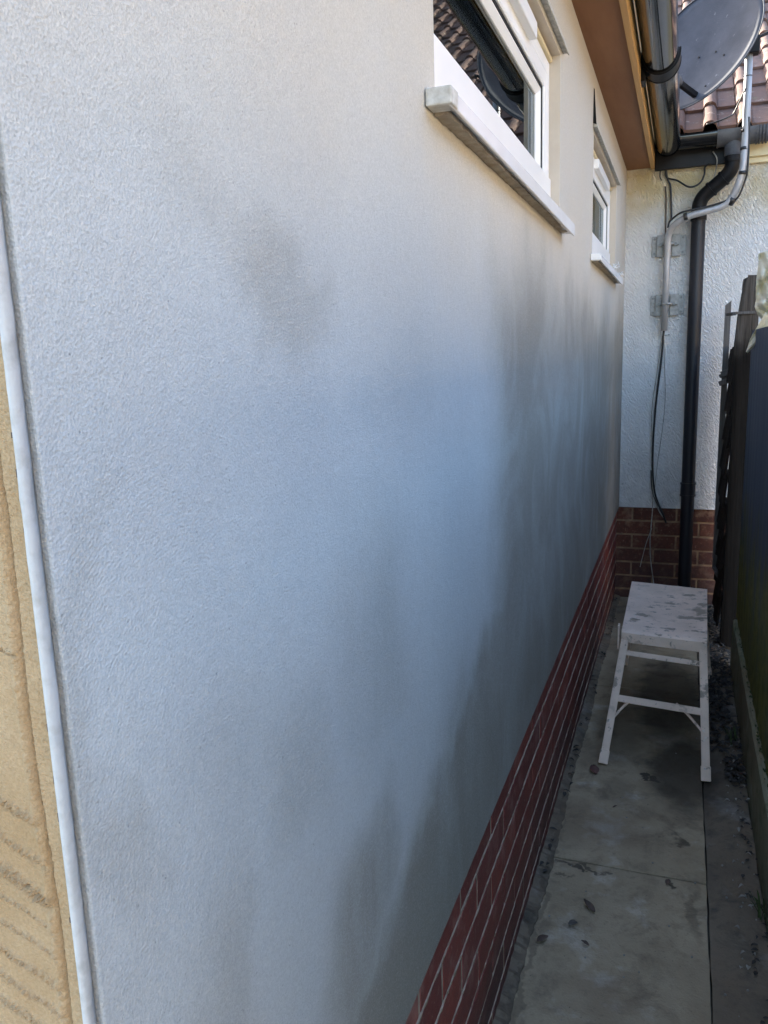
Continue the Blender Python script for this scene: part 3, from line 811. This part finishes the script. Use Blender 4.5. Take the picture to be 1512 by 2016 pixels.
# satellite dish on its mast ------------------------------------------------
dish = thing('satellite_dish', (.54, 4.36, 2.0), 'dark grey oval satellite dish on a bent grey mast above the black gutter', 'satellite dish')
def pix(px, py, y):
    """measured image point at depth y -> world"""
    d = (right*((px-756)/1578.6) + up*((1008-py)/1578.6) + fwd); return CAM + d*(y/d.y)
DC = pix(1376, 95, 4.22)
vv_ = (CAM-DC).normalized(); lat = (right*-.665+up*.747); lat = (lat-vv_*lat.dot(vv_)).normalized()
nrm = (vv_*.60+lat*.80).normalized()      # the dish looks up and to the left
DR = 130/1578.6*(DC-CAM).dot(fwd); e1 = (right*-.747-up*.665); e1 = (e1-nrm*e1.dot(nrm)).normalized()*DR
e2 = nrm.cross(e1)
bm = B(); rings = []
nr, na = 10, 64
for back in (0, 1):
    prev = None
    c0 = bm.verts.new(DC - nrm*(.040+.0022*back))
    for i in range(1, nr+1):
        s_ = i/nr
        ring = [bm.verts.new(DC + (e1*math.cos(2*math.pi*k/na)+e2*math.sin(2*math.pi*k/na))*s_ - nrm*(.040*(1-s_*s_)+.0022*back)) for k in range(na)]
        for k in range(na):
            if prev: bm.faces.new((prev[k], prev[(k+1) % na], ring[(k+1) % na], ring[k]))
            else: bm.faces.new((c0, ring[k], ring[(k+1) % na]))
        prev = ring
    rings.append(prev)
for k in range(na): bm.faces.new((rings[0][k], rings[1][k], rings[1][(k+1) % na], rings[0][(k+1) % na]))
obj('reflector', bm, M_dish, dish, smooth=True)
bm = B(); pts = [DC + (e1*math.cos(2*math.pi*k/na)+e2*math.sin(2*math.pi*k/na)) + nrm*.002 for k in range(na+1)]
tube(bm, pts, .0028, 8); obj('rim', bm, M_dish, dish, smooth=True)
bm = B(); a_ = pix(1370, 188, 4.13); b_ = pix(1338, 164, 4.02); bar(bm, a_, b_, .020, .024)
obj('feed_arm', bm, M_blackpvc, dish, bevel=.002)
bm = B(); c_ = b_+(b_-a_)*.25; tube(bm, [b_, c_], .016, 16); tube(bm, [c_, c_+Vector((-.01, .07, .03))], .026, 20)
obj('receiver_head', bm, M_greyboard, dish, smooth=True)
bm = B()
for (px, py) in ((1401, 92), (1367, 103), (1385, 165), (1418, 100)):
    q0 = pix(px, py, 4.20); dr_ = q0-CAM; q = CAM+dr_*((DC-CAM).dot(nrm)/dr_.dot(nrm)); q2 = q-DC; l_ = 0
    # depth on the bowl
    a11, a12, a22 = e1.dot(e1), e1.dot(e2), e2.dot(e2); r1, r2 = q2.dot(e1), q2.dot(e2); dt = a11*a22-a12*a12
    ss = ((r1*a22-r2*a12)/dt)**2+((r2*a11-r1*a12)/dt)**2
    c = DC + e1*((r1*a22-r2*a12)/dt) + e2*((r2*a11-r1*a12)/dt) - nrm*.040*(1-ss)
    bm = B(); tube(bm, [c, c+nrm*.0045], .0042, 10); obj('bolt', bm, M_blackpvc, dish)
bm = B(); pt = pix(1474, 92, 4.33)
bar(bm, DC - nrm*.085, pt+Vector((.0, 0, .01)), .05, .05); box(bm, pt.x-.035, pt.x+.045, pt.y-.035, pt.y+.03, pt.z-.035, pt.z+.035)
bar(bm, pt+Vector((-.03, -.03, .0)), pt+Vector((.12, .0, .06)), .010, .012)
obj('mount_bracket', bm, M_blackpvc, dish, bevel=.003)
bm = B()
mast = [pix(1475, 105, 4.33), pix(1469, 250, 4.335), (.5365, 4.34, 2.155), (.487, 4.385, 2.030), (.285, 4.400, 1.995), (.212, 4.455, 1.945), (.2105, L-.045, 1.84), (.2065, L-.045, 1.455)]
mp = fillet_path(mast, .060, 9); tube(bm, mp, .0165, 20)
mo = obj('mast', bm, M_alu, dish, smooth=True); mo['label'] = 'bent galvanised pole carrying the dish down the wall'
bm = B()
def band(i0, w_=.022, r_=.0178):
    a = Vector(mp[i0]); d = (Vector(mp[i0+1])-a).normalized(); tube(bm, [a, a+d*w_], r_, 16)
tp = [(mast[0]+(mast[1]-mast[0])*t_, (mast[1]-mast[0]).normalized()) for t_ in (.30,)]
TP = [([p_, p_+d_*.004], .0172) for p_, d_ in tp]
for z_ in (2.352, 2.275, 2.168):
    x_ = .5365+(2.155-z_)*-.008; TP.append(([(x_, 4.338, z_), (x_, 4.338, z_-.014)], .0180))
for (u0, u1) in (((.505, 4.369, 2.060), (.487, 4.385, 2.036)), ((.30, 4.399, 1.9975), (.282, 4.400, 1.9945))):
    TP.append(([u0, u1], .0178))
for k_, r_ in TP:
    bm = B(); tube(bm, k_, r_, 16); obj('tape', bm, M_tape, mo, smooth=True)
# the two wall plates with clamps
for (zc, xc) in ((1.880, .214), (1.585, .2155)):
    bm = B(); y = L
    for sx in (-1, 1):
        box(bm, xc+sx*.0555-.0135+sx*.013, xc+sx*.0555+.0135+sx*.013, y-.006, y-.0005, zc-.050, zc+.050)     # ear plates
        box(bm, xc+sx*.036-.020, xc+sx*.036+.020, y-.020, y-.0065, zc-.054, zc+.054)                          # raised bars
        box(bm, xc+sx*.0555-.001, xc+sx*.0555+.001, y-.0205, y-.0005, zc-.054, zc+.054)
    pb = obj('wall_plate', bm, M_zinc, dish, bevel=.002)
    bm = B(); tube(bm, [(xc-.046, y-.026, zc+.004), (xc-.024, y-.028, zc+.004), (xc-.018, y-.060, zc+.004), (xc+.006, y-.066, zc+.004), (xc+.018, y-.060, zc+.004), (xc+.024, y-.028, zc+.004), (xc+.050, y-.026, zc+.004)], .0060, 8)
    obj('clamp', bm, M_zinc, pb)
    for sx in (-1, 1):
        bm = B(); tube(bm, [(xc+sx*.037-.003, y-.020, zc+.004), (xc+sx*.037-.003, y-.036, zc+.004)], .0085, 6); obj('nut', bm, M_screw, pb)
        for sz in (-1, 1):
            bm = B(); tube(bm, [(xc+sx*.0555+sx*.013, y-.0005, zc+sz*.036), (xc+sx*.0555+sx*.013, y-.0095, zc+sz*.036)], .0060, 8); obj('screw', bm, M_screw, pb)

# cables ---------------------------------------------------------------------
def cable(name, pts, r, mat, label, n=8):
    bm = B(); tube(bm, smooth_path(pts, n), r*1.3, 8)
    return tag(obj(name, bm, mat, smooth=True), label, 'cable', 'loose cables on the rear wall')
cable('cable', [(.186, L-.02, 2.25), (.196, L-.012, 2.21), (.245, L-.03, 2.188), (.303, L-.05, 2.148), (.350, L-.05, 2.160), (.370, L-.04, 2.20), (.372, L-.03, 2.236), (.39, L-.05, 2.25)], .0036, M_cable, 'thick black cable looping under the black fascia of the rear house')
cable('cable', [(.19, L-.02, 2.245), (.200, L-.010, 2.20), (.213, L-.008, 2.17), (.219, L-.010, 2.10), (.223, L-.012, 2.02), (.214, L-.03, 1.99), (.209, L-.04, 1.965)], .0038, M_cable, 'thick black cable dropping from the eave to the bend of the mast')
cable('cable', [(.190, L-.008, 2.17), (.1955, L-.006, 2.10), (.1965, L-.006, 2.0), (.1985, L-.008, 1.93), (.200, L-.01, 1.90)], .0028, M_cableb, 'brown cable running down beside the mast bend, left of the black one')
cable('cable', [(.165, L-.02, 2.25), (.162, L-.012, 2.22), (.170, L-.006, 2.20)], .0022, M_cable, 'short cut end of black cable hanging from the fascia corner')
cable('cable', [(.405, L-.06, 2.30), (.425, L-.07, 2.26), (.421, L-.03, 2.21), (.408, L-.012, 2.16), (.400, L-.010, 2.12)], .0022, M_cablew, 'thin pale cable hanging from the outlet of the black gutter')
cable('cable', [(.205, L-.03, 1.47), (.204, L-.015, 1.44), (.196, L-.008, 1.30), (.180, L-.008, 1.12), (.170, L-.008, .95), (.168, L-.01, .82), (.172, L-.012, .70), (.185, L-.014, .60), (.205, L-.018, .54), (.228, L-.025, .49), (.248, L-.02, .435)], .0042, M_cable, 'thick black cable hanging down the white wall from the mast foot')
cable('cable', [(.199, L-.012, 1.43), (.178, L-.006, 1.25), (.158, L-.006, 1.05), (.160, L-.006, .85), (.170, L-.010, .66), (.176, L-.012, .53), (.172, L-.010, .43), (.168, L-.012, .33), (.175, L-.02, .22), (.195, L-.05, .10), (.205, L-.08, .03)], .0022, M_cablew, 'thin white cable running down past the orange brick to the ground')
cable('cable', [(.170, L-.010, .64), (.185, L-.014, .57), (.21, L-.016, .50), (.240, L-.02, .455), (.246, L-.02, .44)], .0024, M_cablew, 'short white cable end curling over the top bricks')
cable('cable', [(.206, L-.02, 1.455), (.212, L-.006, 1.30), (.222, L-.005, 1.12), (.214, L-.005, .95), (.196, L-.008, .78), (.184, L-.01, .62)], .0013, M_cablew, 'hair-thin pale wire bowing out right of the thick black cable')
cable('cable', [(.162, L-.008, .72), (.166, L-.010, .65), (.174, L-.012, .60), (.19, L-.016, .555), (.21, L-.02, .52), (.225, L-.02, .50)], .0026, M_cable, 'thin black cable end splitting off above the brick base')
cable('cable', [(.175, L-.012, .40), (.150, L-.01, .32), (.132, L-.012, .24), (.12, L-.02, .18)], .0016, M_cablew, 'thin pale wire slanting down left across the orange brick')
cable('cable', [(.550, 4.322, 2.40), (.5555, 4.330, 2.28), (.556, 4.33, 2.18), (.549, 4.34, 2.13), (.520, 4.355, 2.055), (.48, 4.372, 2.050), (.40, 4.376, 2.032), (.32, 4.378, 2.022), (.27, 4.382, 2.014), (.235, 4.42, 1.998), (.214, 4.46, 1.985)], .0036, M_cable, 'black cable strapped along the bent mast')
cable('cable', [(.53, 4.30, 2.52), (.49, 4.36, 2.44), (.47, 4.35, 2.42), (.42, 4.34, 2.402), (.37, 4.36, 2.398)], .0028, M_cable, 'black cable lying over the lowest roof tiles')
# clip nail
bm = B(); tube(bm, [(.203, L-.004, 1.432), (.230, L-.010, 1.434)], .0012, 6); tube(bm, [(.230, L-.012, 1.434), (.230, L-.006, 1.434)], .003, 8)
tag(obj('nail', bm, M_screw), 'small nail with a wire clip in the white wall under the mast foot', 'nail')

# ================================================================ THE FENCE
fence = thing('fence', (.56, 3.8, 0), 'old dark wooden fence with leaning post, lapped boards and mossy concrete gravel board', 'fence')
bm = B()
# weathered post: jagged split outline
prof = [(0, 0, .0), (0, 0, .4), (.004, 0, .9), (.002, 0, 1.2), (.0, 0, 1.35), (.006, 0, 1.48), (.018, 0, 1.56), (.024, 0, 1.645)]
py0, py1 = 3.84, 3.93
secs = []
for k in range(60):
    z = 1.652*k/59
    dx = 0
    for (a1_, _, z1_), (a2_, _, z2_) in zip(prof, prof[1:]):
        if z1_ <= z <= z2_: dx = a1_+(a2_-a1_)*(z-z1_)/(z2_-z1_)
    if z > 1.645: dx = .024
    dx += random.uniform(-.0012, .0012)
    x0_, x1_ = .513+dx, .600
    secs.append([bm.verts.new(v) for v in ((x0_, py0+.004, z), (x0_+.012, py0, z), (.55, py0+random.uniform(-.001, .001), z), (x1_, py0, z), (x1_, py1, z), (x0_, py1, z))])
for p_, q_ in zip(secs, secs[1:]):
    for i in range(6): bm.faces.new((p_[i], p_[(i+1) % 6], q_[(i+1) % 6], q_[i]))
bm.faces.new(secs[0][::-1]); top = secs[-1]; bm.faces.new(top)
for v, dz in zip(top, (-.012, -.002, .006, .004, .004, -.004)): v.co.z += dz
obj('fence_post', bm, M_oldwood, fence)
bm = B(); box(bm, .508, .585, py0-.010, py0-.001, 1.497, 1.509); bar(bm, (.505, 3.87, 1.503), (.500, 4.33, 1.515), .016, .014)
obj('top_rail', bm, M_batten, fence, bevel=.001)
# lapped boards behind the post
for k in range(10):
    bm = B(); z0 = .06+.142*k; n_ = 16; sec = []
    h_ = .160
    for j in range(n_+1):
        y = 3.935+(4.44-3.935)*j/n_
        xo = .523 + .004*math.sin(j*.9+k) - .0035*(9-k)*.35 - (.004 if k < 6 else 0)
        zz = z0 + .006*math.sin(j*1.3+k*2)
        sec.append([bm.verts.new(v) for v in ((xo-.016, y, zz), (xo-.004, y, zz+.006), (xo+.010, y, zz+h_), (xo+.004, y, zz+h_))])
    for p_, q_ in zip(sec, sec[1:]):
        for i in range(4): bm.faces.new((p_[i], p_[(i+1) % 4], q_[(i+1) % 4], q_[i]))
    bm.faces.new(sec[0][::-1]); bm.faces.new(sec[-1])
    if k < 9: obj('lapped_board', bm, M_darkwood, fence)
    else: bm.free()
# grey batten at the far end, top cut at a slant, leaning
bm = B()
vs = box(bm, -.0135, .0135, -.011, .011, .22, 1.585)
for v in vs:
    if v.co.z > 1 and v.co.x < 0: v.co.z -= .022
    v.co.x += .501+(v.co.z-1)*.004; v.co.y += 4.40
obj('batten', bm, M_batten, fence, bevel=.0015)
bm = B(); bar(bm, (.480, 4.30, 1.222), (.535, 4.28, 1.245), .05, .018); bar(bm, (.474, 4.26, 1.188), (.540, 4.25, 1.212), .05, .024)
bar(bm, (.482, 4.31, 1.236), (.515, 4.30, 1.252), .03, .016)
obj('broken_rail_end', bm, M_batten, fence, bevel=.003)
bm = B(); bar(bm, (.485, 4.2, .285), (.520, 4.15, .225), .02, .010)
obj('split_stake', bm, M_batten, fence, bevel=.002)
# concrete gravel board
bm = B(); n_ = 60; sec = []
for j in range(n_+1):
    y = 3.60+(.12-3.60)*j/n_
    r_ = random.uniform(-.002, .002)
    sec.append([bm.verts.new(v) for v in ((.5435, y, -.03), (.5425, y, .10), (.5445+r_*.3, y, .206+r_), (.552, y, .2125+r_), (.585, y, .212), (.585, y, -.03))])
for p_, q_ in zip(sec, sec[1:]):
    for i in range(6): bm.faces.new((p_[i], p_[(i+1) % 6], q_[(i+1) % 6], q_[i]))
bm.faces.new(sec[0][::-1]); bm.faces.new(sec[-1])
obj('gravel_board', bm, M_gravelboard, fence)
# navy board (sheet with shallow vertical ribs)
bm = B(); n_ = 90; fr = []; bk = []
NY1, NY0 = 3.66, .12
for j in range(n_+1):
    y = NY1+(NY0-NY1)*j/n_
    x = .561+.0015*math.sin(y*55)
    fr.append([bm.verts.new((x, y, .2135)), bm.verts.new((x+.001, y, .8)), bm.verts.new((x+.003, y, 1.425))])
    bk.append([bm.verts.new((x+.016, y, .2135)), bm.verts.new((x+.017, y, .8)), bm.verts.new((x+.018, y, 1.425))])
for j in range(n_):
    for i in range(2):
        bm.faces.new((fr[j][i], fr[j+1][i], fr[j+1][i+1], fr[j][i+1])); bm.faces.new((bk[j][i], bk[j][i+1], bk[j+1][i+1], bk[j+1][i]))
    bm.faces.new((fr[j][2], fr[j+1][2], bk[j+1][2], bk[j][2])); bm.faces.new((fr[j][0], bk[j][0], bk[j+1][0], fr[j+1][0]))
for e in (0, n_):
    for i in range(2): bm.faces.new((fr[e][i], fr[e][i+1], bk[e][i+1], bk[e][i]))
nb = obj('fence_panel', bm, M_panel, fence); nb['label'] = 'dark navy panel with green algae towards its foot'
# mossy pebbles along panel foot
bm = B()
for k in range(90):
    y = random.choice((1.9, 2.2, 2.5, 2.75, 3.0, 3.3))+random.gauss(0, .09); c = Vector((random.uniform(.553, .562), y, .2155+random.uniform(0, .004)))
    bmesh.ops.create_icosphere(bm, subdivisions=1, radius=random.uniform(.0015, .0045), matrix=Matrix.Translation(c) @ Matrix.Diagonal((.8, 2.2, .35, 1)))
tag(obj('moss', bm, M_moss, smooth=True), 'green moss along the top edge of the concrete gravel board', 'moss', kind='stuff')

# crumpled plastic sheet over the top of the fence
def sheet():
    bm = B()
    outline = [(1489, 497, 3.55), (1500, 492, 3.50), (1512, 484, 3.45), (1545, 478, 3.40)]
    rows = []
    # left edge & right edge by row, in measured points
    left = [(1491, 499), (1494, 520), (1490, 548), (1487, 566), (1489, 590), (1486, 604), (1492, 618), (1500, 630), (1505, 638)]
    rnd = random.Random(2)
    nL = len(left); nC = 26
    for i in range((nL-1)*5+1):
        f = i/5; a_ = min(int(f), nL-2); t = f-a_
        lx = left[a_][0]*(1-t)+left[a_+1][0]*t; ly = left[a_][1]*(1-t)+left[a_+1][1]*t
        row = []
        for j in range(nC+1):
            s_ = j/nC
            px = lx + (1580-lx)*s_; py = ly - 26*s_*(1-.5*s_)
            dep = 3.55 - .28*s_ + .018*math.sin(s_*17+f*1.7) + .012*math.sin(s_*31-f*2.6) + rnd.uniform(-.003, .003) + .02*math.sin(f*2.2+s_*4)
            row.append(bm.verts.new(pix(px, py, dep)))
        rows.append(row)
    for p_, q_ in zip(rows, rows[1:]):
        for j in range(nC): bm.faces.new((p_[j], p_[j+1], q_[j+1], q_[j]))
    # hanging tail
    cl = [(1516, 622, 12, 3.43), (1506, 640, 11, 3.44), (1498, 652, 10.5, 3.46), (1489, 663, 9, 3.47), (1481, 674, 7, 3.48), (1475, 684, 4, 3.49), (1470, 694, 1.2, 3.50)]
    rows = []
    for i in range(len(cl)):
        px, py, hw, dep = cl[i]; row = []
        for j in range(9):
            s_ = j/8*2-1
            row.append(bm.verts.new(pix(px+s_*hw*.75, py+s_*hw*.85, dep + .012*math.cos(s_*3.4+i*.5) + rnd.uniform(-.002, .002))))
        rows.append(row)
    for p_, q_ in zip(rows, rows[1:]):
        for j in range(8): bm.faces.new((p_[j], p_[j+1], q_[j+1], q_[j]))
    bmesh.ops.recalc_face_normals(bm, faces=bm.faces)
    o = obj('plastic_sheet', bm, M_cloth, smooth=True)
    so = o.modifiers.new('solid', 'SOLIDIFY'); so.thickness = .003
    sb = o.modifiers.new('sub', 'SUBSURF'); sb.levels = 1; sb.render_levels = 2
    return tag(o, 'crumpled cream plastic sheet draped over the top of the old fence', 'plastic sheet')
sheet()

# ================================================================ THE STEP STOOL
stool = thing('step_stool', (.27, 2.95, 0), 'plaster-spattered pinkish white folding step stool standing on the concrete path', 'step stool')
bm = B()
TL, TR, BL, BR = Vector((.1375, 3.365, .42)), Vector((.4275, 3.315, .42)), Vector((.1405, 2.735, .42)), Vector((.4130, 2.700, .42))
nu, nv = 18, 26; g_ = []
for j in range(nv+1):
    row = []
    for i in range(nu+1):
        s_, t_ = i/nu, j/nv
        p = (BL*(1-s_)+BR*s_)*(1-t_)+(TL*(1-s_)+TR*s_)*t_
        p.z += -.0035*math.sin(math.pi*s_)*math.sin(math.pi*t_) + random.uniform(-.0004, .0004)
        if j == 0: p.z -= .007
        if j == 1: p = p - (TL-BL)*(.018/1); p.z -= .0008
        row.append(bm.verts.new(p))
    g_.append(row)
for j in range(nv):
    for i in range(nu): bm.faces.new((g_[j][i], g_[j][i+1], g_[j+1][i+1], g_[j+1][i]))
rimv = g_[0] + [r[-1] for r in g_[1:]] + g_[-1][-2::-1] + [r[0] for r in g_[-2:0:-1]]
dn = []
for v in rimv:
    p = v.co.copy(); p.z = .378 if p.y < 2.75 else .392; dn.append(bm.verts.new(p))
for k in range(len(rimv)):
    k2 = (k+1) % len(rimv); bm.faces.new((rimv[k], dn[k], dn[k2], rimv[k2]))
so_ = obj('platform', bm, M_stool, stool)
so_.modifiers.new('solid', 'SOLIDIFY').thickness = .004
so_.modifiers.new('bev', 'BEVEL').width = .002
def leg(a, b, foot=True):
    bm = B(); bar(bm, a, b, .026, .020, up=(0, 1, 0)); o = obj('leg', bm, M_stool, stool, bevel=.003)
    bm = B(); a = Vector(a); b = Vector(b); d = (b-a).normalized(); bar(bm, b-d*.045, b+d*.001, .031, .027, up=(0, 1, 0)); obj('foot', bm, M_stool, o, bevel=.003)
    return o
fl_t, fl_b = Vector((.152, 2.742, .385)), Vector((.101, 2.572, .004))
fr_t, fr_b = Vector((.402, 2.712, .385)), Vector((.422, 2.550, .004))
leg(fl_t, fl_b); leg(fr_t, fr_b)
leg((.156, 3.33, .39), (.108, 3.50, .004)); leg((.410, 3.29, .39), (.452, 3.46, -.006))
def lerp(a, b, t): return a+(b-a)*t
for (t_, th) in ((.105, .017), (.475, .023)):
    bm = B(); bar(bm, lerp(fl_t, fl_b, t_)+Vector((.010, .0, 0)), lerp(fr_t, fr_b, t_+.01)-Vector((.010, 0, 0)), th*.7, th, up=(0, .4, 1)); obj('cross_bar', bm, M_stool, stool, bevel=.002)
bm = B(); bar(bm, (.132, 3.45, .18), (.430, 3.41, .18), .016, .022); obj('cross_bar', bm, M_stool, stool, bevel=.002)
for (a_, b_) in ((lerp(fl_t, fl_b, .66), (.190, 2.675, .205)), (lerp(fr_t, fr_b, .66), (.325, 2.665, .205))):
    bm = B(); tube(bm, smooth_path([a_, lerp(Vector(a_), Vector(b_), .55)+Vector((0, 0, .006)), b_], 6), .0045, 8); obj('stay', bm, M_stool, stool, smooth=True)
bm = B(); box(bm, .1265, .1335, 2.748, 2.775, .345, .432); obj('hinge_plate', bm, M_stool, stool, bevel=.002)

# ================================================================ LEAVES AND LITTER
def leafmesh(bm, c, ln, wd, ang, curl, lift, rnd, n_=7):
    c = Vector(c); d = Vector((math.cos(ang), math.sin(ang), 0)); s_ = Vector((-math.sin(ang), math.cos(ang), 0))
    rows = []
    for i in range(n_):
        t = i/(n_-1); w_ = wd*math.sin(math.pi*min(1, t*.92+.04))**.8*.5*(1.15-.5*t)
        z = lift*math.sin(math.pi*t)+curl*t*t
        rows.append([bm.verts.new(c+d*(t-.5)*ln+s_*w_*k+Vector((0, 0, z+abs(k)*wd*.16+rnd.uniform(0, .0012)+.0015))) for k in (-1, 0, 1)])
    for p_, q_ in zip(rows, rows[1:]):
        for k in (0, 1): bm.faces.new((p_[k], p_[k+1], q_[k+1], q_[k]))
rl = random.Random(4)
LV = [((.078, 2.516, 0), .050, .034, 1.9, M_leafr, 'broad russet dead leaf beside the stool\'s front left foot'),
      ((.135, 1.832, 0), .046, .018, 2.3, M_leaf, 'narrow dark dead leaf in the middle of the nearest path slab'),
      ((.044, 1.681, 0), .030, .020, .7, M_leaf, 'curled dark dead leaf nearest the brick plinth on the nearest slab'),
      ((.105, 1.755, 0), .022, .020, .2, M_mortarlump, 'flat greyish scrap between the narrow leaf and the curled leaf'),
      ((.140, 1.698, 0), .020, .010, 2.8, M_leaf, 'tiny dark leaf scrap right of the curled leaf'),
      ((.318, 1.987, 0), .018, .015, 1.2, M_leaf, 'small brown leaf scrap on the slab joint near the path edging'),
      ((.160, 2.31, 0), .014, .008, .4, M_leaf, 'tiny brown scrap on the slab before the stool')]
for c, ln, wd, an, mt, lab in LV:
    bm = B(); leafmesh(bm, c, ln, wd, an, .004, .003, rl)
    o = obj('dead_leaf', bm, mt, smooth=True, origin=c); o.modifiers.new('s', 'SOLIDIFY').thickness = .0008
    tag(o, lab, 'leaf', 'dead leaves lying on the path')
bm = B()
for k in range(620):
    y = 2.55+1.9*rl.random()**.9; x = rl.uniform(.425, .542) if y > 2.75 else rl.uniform(.485, .542)
    n0 = len(bm.verts)
    leafmesh(bm, (x, y, rl.uniform(-.008, .012)), rl.uniform(.014, .045), rl.uniform(.010, .026), rl.uniform(0, 6.28), rl.uniform(-.003, .012), rl.uniform(0, .010), rl, 5)
for k in range(70):
    leafmesh(bm, (rl.uniform(.500, .541), rl.uniform(1.4, 2.6), -.002), rl.uniform(.006, .018), rl.uniform(.005, .012), rl.uniform(0, 6.28), 0, .002, rl, 4)
for k in range(45):
    leafmesh(bm, (rl.uniform(-.006, .022), rl.uniform(1.9, 4.5), .008), rl.uniform(.008, .028), rl.uniform(.006, .014), rl.uniform(0, 6.28), 0, .004, rl, 4)
tag(obj('leaf_litter', bm, M_debris), 'dark damp leaf litter heaped along the fence and wall foot', 'leaf litter', kind='stuff')
bm = B()
for k in range(60):
    y = rl.uniform(1.5, 4.2); c = Vector((rl.uniform(.47, .540), y, .004)); 
    leafmesh(bm, c, rl.uniform(.006, .018), rl.uniform(.005, .012), rl.uniform(0, 6.28), .003, .006, rl, 4)
for k in range(80):
    c = Vector((rl.uniform(.43, .54) if k % 2 else rl.uniform(.02, .4), rl.uniform(1.4, 3.4), .000))
    bmesh.ops.create_icosphere(bm, subdivisions=1, radius=rl.uniform(.0012, .0035), matrix=Matrix.Translation(c))
tag(obj('pebbles', bm, M_debrisp), 'pale grit and crumbs scattered over the dark path edging', 'grit', kind='stuff')
# small weeds in the litter
for wi, (x, y, lab) in enumerate(((.520, 2.86, 'small green weed against the gravel board beside the stool'), (.536, 1.93, 'low green weed at the foot of the gravel board near the photo edge'))):
    bm = B()
    for k in range(16):
        a_ = rl.uniform(0, 6.28); h_ = rl.uniform(.02, .06); o_ = Vector((x+rl.uniform(-.012, .012), y+rl.uniform(-.03, .03), 0))
        t_ = o_+Vector((math.cos(a_)*.018-.01, math.sin(a_)*.025, h_)); s_ = Vector((-math.sin(a_), math.cos(a_), 0))*.0022
        vs = [bm.verts.new(v) for v in (o_-s_, o_+s_, lerp(o_, t_, .6)+s_+Vector((0, 0, .006)), lerp(o_, t_, .6)-s_+Vector((0, 0, .006)), t_)]
        bm.faces.new(vs[:4]); bm.faces.new((vs[3], vs[2], vs[4]))
    tag(obj('weed', bm, M_moss), lab, 'weed', 'weeds in the litter')

# ================================================================ NEIGHBOUR ACROSS THE FENCE (unseen house, added to bounce warm light onto the long wall)
nbh = thing('added_neighbour_house', (4.8, 3, 0), 'sunlit cream bungalow across the fence, unseen, added for its warm bounced light', 'house')
bm = B(); box(bm, 4.7, 5.0, -7, 11, -.03, 2.5)
obj('wall', bm, M_sunwall, nbh)
bm = B(); vs = [bm.verts.new(v) for v in ((4.4, -7.2, 2.42), (4.4, 11.2, 2.42), (7.6, 11.2, 4.3), (7.6, -7.2, 4.3))]; bm.faces.new(vs); bmesh.ops.solidify(bm, geom=bm.faces[:], thickness=.06)
obj('roof', bm, simple('neighbour_tiles', (.25, .14, .10), (.18, .10, .075), .9, 6), nbh)
for y_ in (0., 3.4):
    bm = B(); box(bm, 4.67, 4.699, y_, y_+1.3, 1.0, 2.0); wv_ = obj('window', bm, M_upvc, nbh)
    bm = B(); box(bm, 4.665, 4.669, y_+.06, y_+1.24, 1.06, 1.94); obj('pane', bm, M_gasket, wv_)
